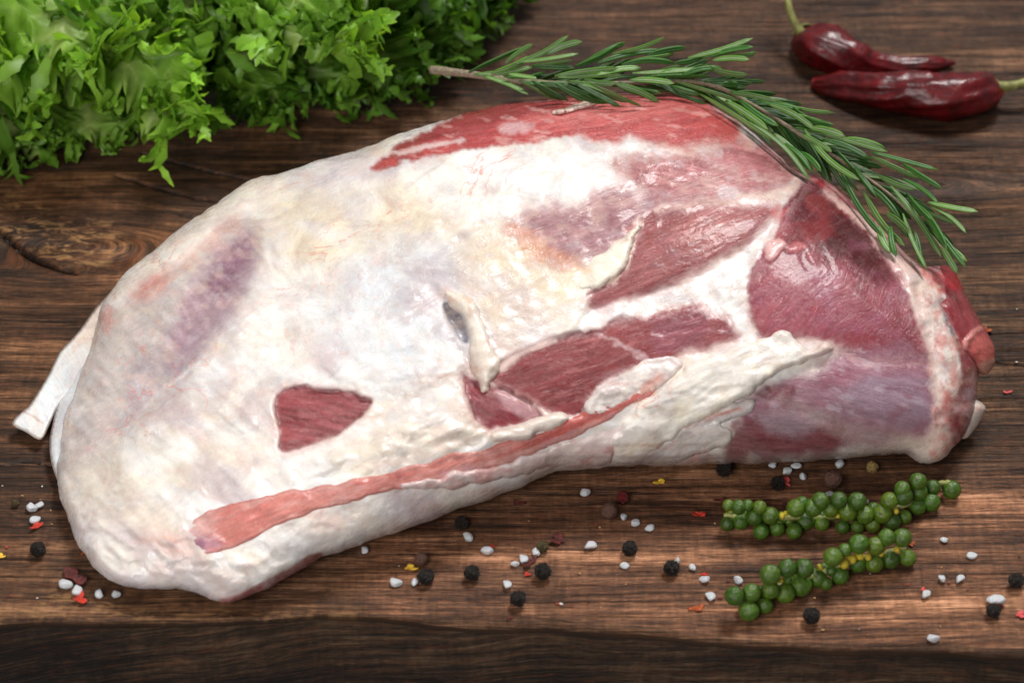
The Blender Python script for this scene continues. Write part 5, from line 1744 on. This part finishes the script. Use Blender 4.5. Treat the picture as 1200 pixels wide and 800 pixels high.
PEPPERS = [(541, 612, 16, "black peppercorn nearest the white fat edge, behind a salt crystal"),
           (636, 640, 13, "small olive brown peppercorn touching a salt crystal, mid front", 'olive'),
           (636, 669, 18, "black peppercorn touching the end of a long dark red flake"),
           (738, 642, 17, "black peppercorn standing above a lone salt crystal, centre of the front"),
           (787, 665, 17, "dark brown peppercorn with a small salt crystal at its upper right"),
           (499, 675, 18, "black peppercorn right of a narrow salt crystal, below a brown allspice berry"),
           (553, 671, 17, "black peppercorn on its own between two allspice-side salt groups"),
           (607, 701, 17, "black peppercorn nearest the front edge of the table, centre left"),
           (849, 549, 18, "dim dark peppercorn tucked in the shadow under the meat"),
           (911, 566, 16, "black peppercorn touching a red chilli flake above the green peppercorns"),
           (1022, 547, 14, "tan peppercorn under the right end of the meat", 'tan'),
           (951, 721, 18, "brown peppercorn below the lower green peppercorn spike"),
           (1191, 680, 17, "black peppercorn at the right edge of the picture"),
           (1164, 715, 16, "black peppercorn with a pink fleck below a large salt crystal, lower right"),
           (44, 643, 17, "black peppercorn lying alone at the far left"),
           (730, 582, 14, "dark red peppercorn behind the brown allspice berry", 'red'),
           (18, 589, 8, "tiny olive green peppercorn at the far left, left of salt", 'olive')]
ALLSPICE = [(714, 598, 19, "brown allspice berry beside a row of three salt crystals"),
            (494, 654, 15, "small brown allspice berry above a yellow seed"),
            (976, 561, 22, "largest brown allspice berry, just above the green peppercorns")]
SALTS = [(685, 577, 14, "greyish long salt crystal nearest the meat, left of the dark red peppercorn"),
         (731, 605, 10, "round salt crystal touching the brown allspice berry, first of a row of three"),
         (745, 612, 12, "tall salt crystal in the middle of a row of three"),
         (762, 618, 13, "last salt crystal in a row of three, farthest from the allspice"),
         (548, 629, 14, "salt crystal in front of the peppercorn nearest the fat edge"),
         (571, 645, 14, "salt crystal with a red fleck behind it, left of centre"),
         (628, 646, 12, "salt crystal touching the small olive brown peppercorn"),
         (613, 654, 13, "salt crystal in the middle of a touching trio, above a red flake"),
         (603, 660, 10, "small salt crystal at the left of a touching trio"),
         (692, 639, 14, "salt crystal on its own left of the centre black peppercorn"),
         (733, 662, 11, "small salt crystal below the centre black peppercorn"),
         (794, 657, 9, "tiny salt crystal behind the dark brown peppercorn"),
         (812, 664, 10, "upright salt crystal right of the dark brown peppercorn"),
         (826, 678, 14, "wide salt crystal with a red fleck, left of the lower green spike"),
         (832, 698, 13, "salt crystal just above an orange flake near the front edge"),
         (866, 679, 12, "salt crystal nearest the left end of the lower green spike"),
         (464, 682, 14, "largest salt crystal of the group by the yellow seed, leftmost"),
         (486, 681, 12, "narrow salt crystal against a black peppercorn, under the yellow seed"),
         (594, 684, 12, "salt crystal above the peppercorn nearest the front edge"),
         (427, 644, 10, "dim salt crystal in the shadow of the white fat"),
         (906, 544, 11, "dim salt crystal under the meat edge, leftmost of a loose cluster"),
         (923, 552, 13, "upright salt crystal in the cluster under the meat"),
         (933, 546, 12, "greyish salt crystal at the back of the cluster under the meat"),
         (941, 557, 12, "flat salt crystal at the right of the cluster under the meat"),
         (983, 543, 14, "wide salt crystal under the meat behind the largest allspice berry"),
         (972, 579, 12, "salt crystal between the allspice berry and the upper green spike"),
         (1015, 587, 9, "salt crystal half hidden behind the upper green spike"),
         (1107, 632, 11, "salt crystal below the right end of the upper green spike"),
         (1139, 650, 11, "salt crystal farthest right in the open wood below the upper spike"),
         (1104, 677, 11, "left salt crystal of a level pair at the right"),
         (1125, 678, 11, "right salt crystal of a level pair at the right"),
         (1086, 696, 12, "salt crystal with a pink fleck, below the level pair"),
         (1167, 703, 19, "large salt crystal behind the black and pink peppercorn, lower right"),
         (1093, 747, 14, "salt crystal right at the front edge of the table, lower right"),
         (36, 594, 15, "blocky salt crystal at the far left, right of the tiny olive peppercorn"),
         (46, 591, 11, "small salt crystal stuck to a blocky one at the far left"),
         (41, 608, 12, "round salt crystal above an orange flake at the far left"),
         (77, 684, 16, "large salt crystal on the dark brown flake, lower left"),
         (90, 691, 14, "greyish salt crystal between the brown flake and the orange flake"),
         (116, 695, 13, "round salt crystal on its own, right of the orange flake"),
         (135, 696, 12, "greyish salt crystal nearest the lower left tip of the meat")]
FLAKES = [(607, 590, 13, "dark red chilli flake below the white fat edge", 'd', 0.2),
          (654, 633, 20, "long dark red chilli flake right of the olive brown peppercorn", 'd', -0.5),
          (620, 660, 17, "narrow dark red flake touching a black peppercorn", 'd', 0.4),
          (618, 673, 8, "tiny bright red flake below the narrow dark red flake", 'r', 0.8),
          (575, 641, 8, "red fleck behind a salt crystal, left of centre", 'r', 0.5),
          (773, 565, 13, "yellow chilli seed near the meat, right of the dark red peppercorn", 'y', 0.1),
          (482, 666, 14, "yellow chilli seed between the small allspice berry and salt", 'y', 0.3),
          (818, 603, 14, "bright orange red flake left of the upper green spike", 'r', -0.3),
          (844, 586, 12, "dark maroon flake at the left tip of the upper green spike", 'd', 0.1),
          (817, 713, 15, "curled orange flake near the front edge, left of the green spikes", 'o', 0.5),
          (854, 681, 5, "tiny dark red crumb left of the lower green spike", 'd', 0.0),
          (597, 724, 7, "tiny brown crumb on the front edge of the table", 'd', 0.2),
          (921, 565, 15, "bright red flake leaning on a black peppercorn under the meat", 'p', -0.6),
          (919, 592, 9, "dark red flake behind the upper green spike", 'd', 0.3),
          (825, 673, 8, "red fleck behind the wide salt crystal", 'r', 0.1),
          (1068, 638, 9, "orange fleck at the right end of the lower green spike", 'o', -0.3),
          (1082, 691, 7, "pink fleck behind the salt crystal below the level pair", 'p', 0.6),
          (1168, 711, 9, "pink fleck on the black peppercorn at the lower right", 'p', 0.4),
          (1196, 721, 13, "pink flake cut by the right edge of the picture", 'p', 0.3),
          (1180, 460, 9, "small pink flake on the wood right of the meat", 'p', 0.2),
          (1156, 388, 14, "orange brown curled flake behind the right end of the meat", 'o', 0.9),
          (43, 617, 15, "orange red flake under the salt at the far left", 'r', 0.2),
          (87, 676, 30, "large curled dark brown flake at the lower left", 'd', -0.6),
          (94, 702, 19, "bright orange flake in front of the salt at the lower left", 'r', -0.3),
          (99, 648, 8, "small orange fleck against the left side of the meat", 'o', 0.7),
          (2, 652, 9, "cream seed cut by the left edge of the picture", 'y', 0.5),
          (844, 701, 6, "tiny dark red crumb beside the salt by the orange flake", 'd', 0.4)]

# ------------------------------------------------------------------ build
M_WOOD = mat_wood()
M_MEAT = mat_meat()
M_STEM = mat_plain("rosemary_stem", (150, 134, 110), 0.7, 900, 0.5, 0.5)
M_NEEDLE = mat_leaf("rosemary_needle", 0.10, 0.42)
M_LETTUCE = mat_leaf("lettuce_leaf", 0.38, 0.42)
M_CHILLI = mat_plain("dried_chilli_skin", (106, 9, 14), 0.36, 170, 0.5, 0.6, 0.0012, 0.5, (66, 5, 10), coat=0.15, useattr=True)
M_CSTEM = mat_plain("dry_green_stem", (150, 152, 84), 0.6, 400, 0.4, 0.4, 0.0004, srgb2=(104, 100, 48))
M_BERRY = mat_plain("green_peppercorn_skin", (82, 112, 32), 0.34, 2.2, 0.35, 0.2, 0.04, srgb2=(54, 82, 20), sss=0.08, useattr=True)
M_BUD = mat_plain("yellow_bud", (206, 176, 42), 0.5, 3, 0.4, 0.3, 0.05, srgb2=(160, 150, 40))
M_PEPPER = mat_plain("black_peppercorn_skin", (62, 50, 41), 0.48, 3.2, 0.7, 0.8, 0.07, srgb2=(17, 14, 12))
M_TAN = mat_plain("white_peppercorn_skin", (176, 146, 84), 0.6, 3.0, 0.5, 0.5, 0.05, srgb2=(112, 86, 48))
M_OLIVE = mat_plain("olive_peppercorn_skin", (104, 90, 44), 0.55, 2.6, 0.5, 0.6, 0.06, srgb2=(56, 46, 22))
M_REDPEP = mat_plain("red_peppercorn_skin", (132, 34, 30), 0.5, 2.6, 0.6, 0.6, 0.06, srgb2=(70, 18, 18))
M_ALLSPICE = mat_plain("allspice_skin", (108, 74, 58), 0.62, 2.6, 0.4, 0.4, 0.04, srgb2=(74, 48, 38))
M_SALT = mat_plain("coarse_salt", (250, 250, 252), 0.30, 3.0, 0.06, 0.3, 0.06, srgb2=(240, 242, 246), sss=0.2, trans=0.4)
M_FRED = mat_plain("red_flake", (214, 62, 34), 0.45, 2, 0.4, 0.4, 0.05, srgb2=(168, 38, 24))
M_FORANGE = mat_plain("orange_flake", (196, 98, 44), 0.5, 2, 0.4, 0.4, 0.05, srgb2=(140, 54, 26))
M_FDARK = mat_plain("dark_flake", (112, 38, 30), 0.5, 2, 0.4, 0.4, 0.05, srgb2=(62, 26, 24))
M_FYELLOW = mat_plain("yellow_seed", (236, 196, 60), 0.45, 2, 0.3, 0.3, 0.05, srgb2=(206, 156, 40))
M_FPINK = mat_plain("pink_flake", (222, 92, 92), 0.45, 2, 0.3, 0.3, 0.05, srgb2=(186, 62, 60))


M_CRUMB = mat_plain("spice_crumb", (255, 255, 255), 0.6, 900, 0.3, 0.0, useattr=True)


def make_berries():
    out = []
    for s in range(8):
        V, F = ico(4)
        r = 1 + 0.05 * n3(V, 1.6, 870 + s)
        th = np.degrees(np.arccos(np.clip(V[:, 2], -1, 1)))
        sc = np.clip(1 - th / 16, 0, 1)
        r = r + 0.05 * np.clip(1 - th / 9, 0, 1) - 0.02 * np.exp(-((th - 13) / 4) ** 2)
        blot = sstep(0.35, 0.6, n3(V, 3.2, 880 + s))
        C = np.ones((len(V), 3))
        k = sc * (0.9 if s % 2 else 0.55)
        C = C * (1 - k[:, None]) + np.array([1.0, 0.62, 0.8])[None] * k[:, None] * np.array([.75, .6, .9])
        C = C * (1 - blot[:, None] * .3) + np.array([1.5, 1.15, 1.0]) * blot[:, None] * .3
        C *= np.array([(1, 1, 1), (.85, .85, .8), (1.25, 1.1, 1.0), (.7, .74, .8), (1.0, .92, 1), (1.4, 1.12, .9), (.8, .9, .8), (.62, .66, .7)])[s]
        out.append(mesh_data("berry", V * r[:, None], F, M_BERRY, True, dict(Col=C)))
    return out


BERRY = make_berries()
_v, _f = ico(3)
BUD = mesh_data("bud", _v * (1 + 0.08 * n3(_v, 3, 890))[:, None], _f, M_BUD)

build_table()
meat, BODY = build_meat()
meat_parts(meat, BODY)
build_lettuce()
build_rosemary(BODY)
build_chilli("upper dried red chilli, bent, with a curved stem rising out of the picture",
             [(943, 42, 8), (950, 47, 17), (962, 54, 22.5), (982, 61, 22), (1003, 68, 18), (1025, 75, 12), (1055, 78, 9), (1085, 77, 9), (1105, 75, 6), (1119, 74, 2)],
             [(943, 44, 0.9, 8), (935, 33, 1.2, 6), (927, 18, 1.6, 5), (923, 0, 2.0, 4.6), (922, -22, 2.2, 4.6)], 17, 1)
build_chilli("lower dried red chilli, straight and glossy, with its stem pointing right",
             [(1156, 103, 10), (1152, 106, 19), (1141, 110, 24), (1116, 113, 26), (1087, 113, 25), (1055, 110, 22), (1025, 107, 19), (990, 102, 14), (965, 99, 9), (951, 97, 4)],
             [(1158, 103, 0.8, 10), (1172, 102, 0.9, 7), (1190, 100, 1.0, 6), (1203, 96, 1.1, 5.5), (1225, 90, 1.2, 5.5)], 19, 2)
build_spike("upper spike of fresh green peppercorns nearer the meat",
            [(150, 267, 22), (153, 205, 18), (187, 211, 26), (194, 260, 24), (218, 205, 20), (258, 212, 22), (241, 244, 26), (293, 240, 26), (263, 293, 25), (316, 283, 26), (354, 257, 19), (374, 292, 25),
             (379, 215, 27), (400, 197, 20), (437, 213, 27), (412, 258, 28), (461, 190, 26), (466, 265, 26), (496, 220, 27), (523, 188, 26), (552, 228, 30), (535, 277, 24), (585, 192, 27), (585, 278, 22),
             (611, 237, 30), (637, 272, 24), (669, 232, 30), (692, 190, 29), (703, 259, 28), (739, 175, 29), (735, 150, 25), (744, 245, 24), (787, 208, 29), (791, 160, 27), (788, 125, 29), (832, 195, 28), (838, 145, 24), (901, 153, 30)],
            [(333, 240, 9), (346, 232, 8), (160, 222, 8), (520, 240, 8), (716, 225, 8)],
            [(848, 602, 0.55), (880, 603, 0.6), (920, 604, 0.65), (970, 603, 0.65), (1020, 599, 0.65), (1060, 590, 0.65), (1085, 573, 0.65), (1100, 565, 0.7), (1114, 563, 0.8)], 1)
build_spike("lower spike of fresh green peppercorns with yellow buds, nearer the front edge",
            [(173, 508, 29), (231, 497, 30), (222, 557, 32), (276, 540, 25), (293, 437, 30), (293, 488, 29), (343, 500, 29), (350, 415, 29), (351, 455, 14), (396, 474, 31), (406, 416, 29), (452, 450, 27), (480, 467, 22),
             (503, 379, 30), (497, 425, 17), (528, 441, 26), (543, 355, 23), (590, 335, 30), (586, 400, 26), (645, 341, 28), (641, 399, 28), (683, 313, 25), (697, 388, 27), (735, 314, 28), (753, 381, 27)],
            [(555, 378, 12), (570, 385, 12), (593, 375, 13), (541, 400, 15), (622, 378, 10), (665, 365, 9), (672, 350, 9), (718, 352, 10), (460, 412, 9), (330, 455, 8)],
            [(866, 702, 0.55), (890, 692, 0.6), (920, 682, 0.65), (955, 672, 0.65), (985, 661, 0.65), (1010, 652, 0.65), (1035, 646, 0.65), (1060, 640, 0.65)], 2)
build_small()
build_crumbs()
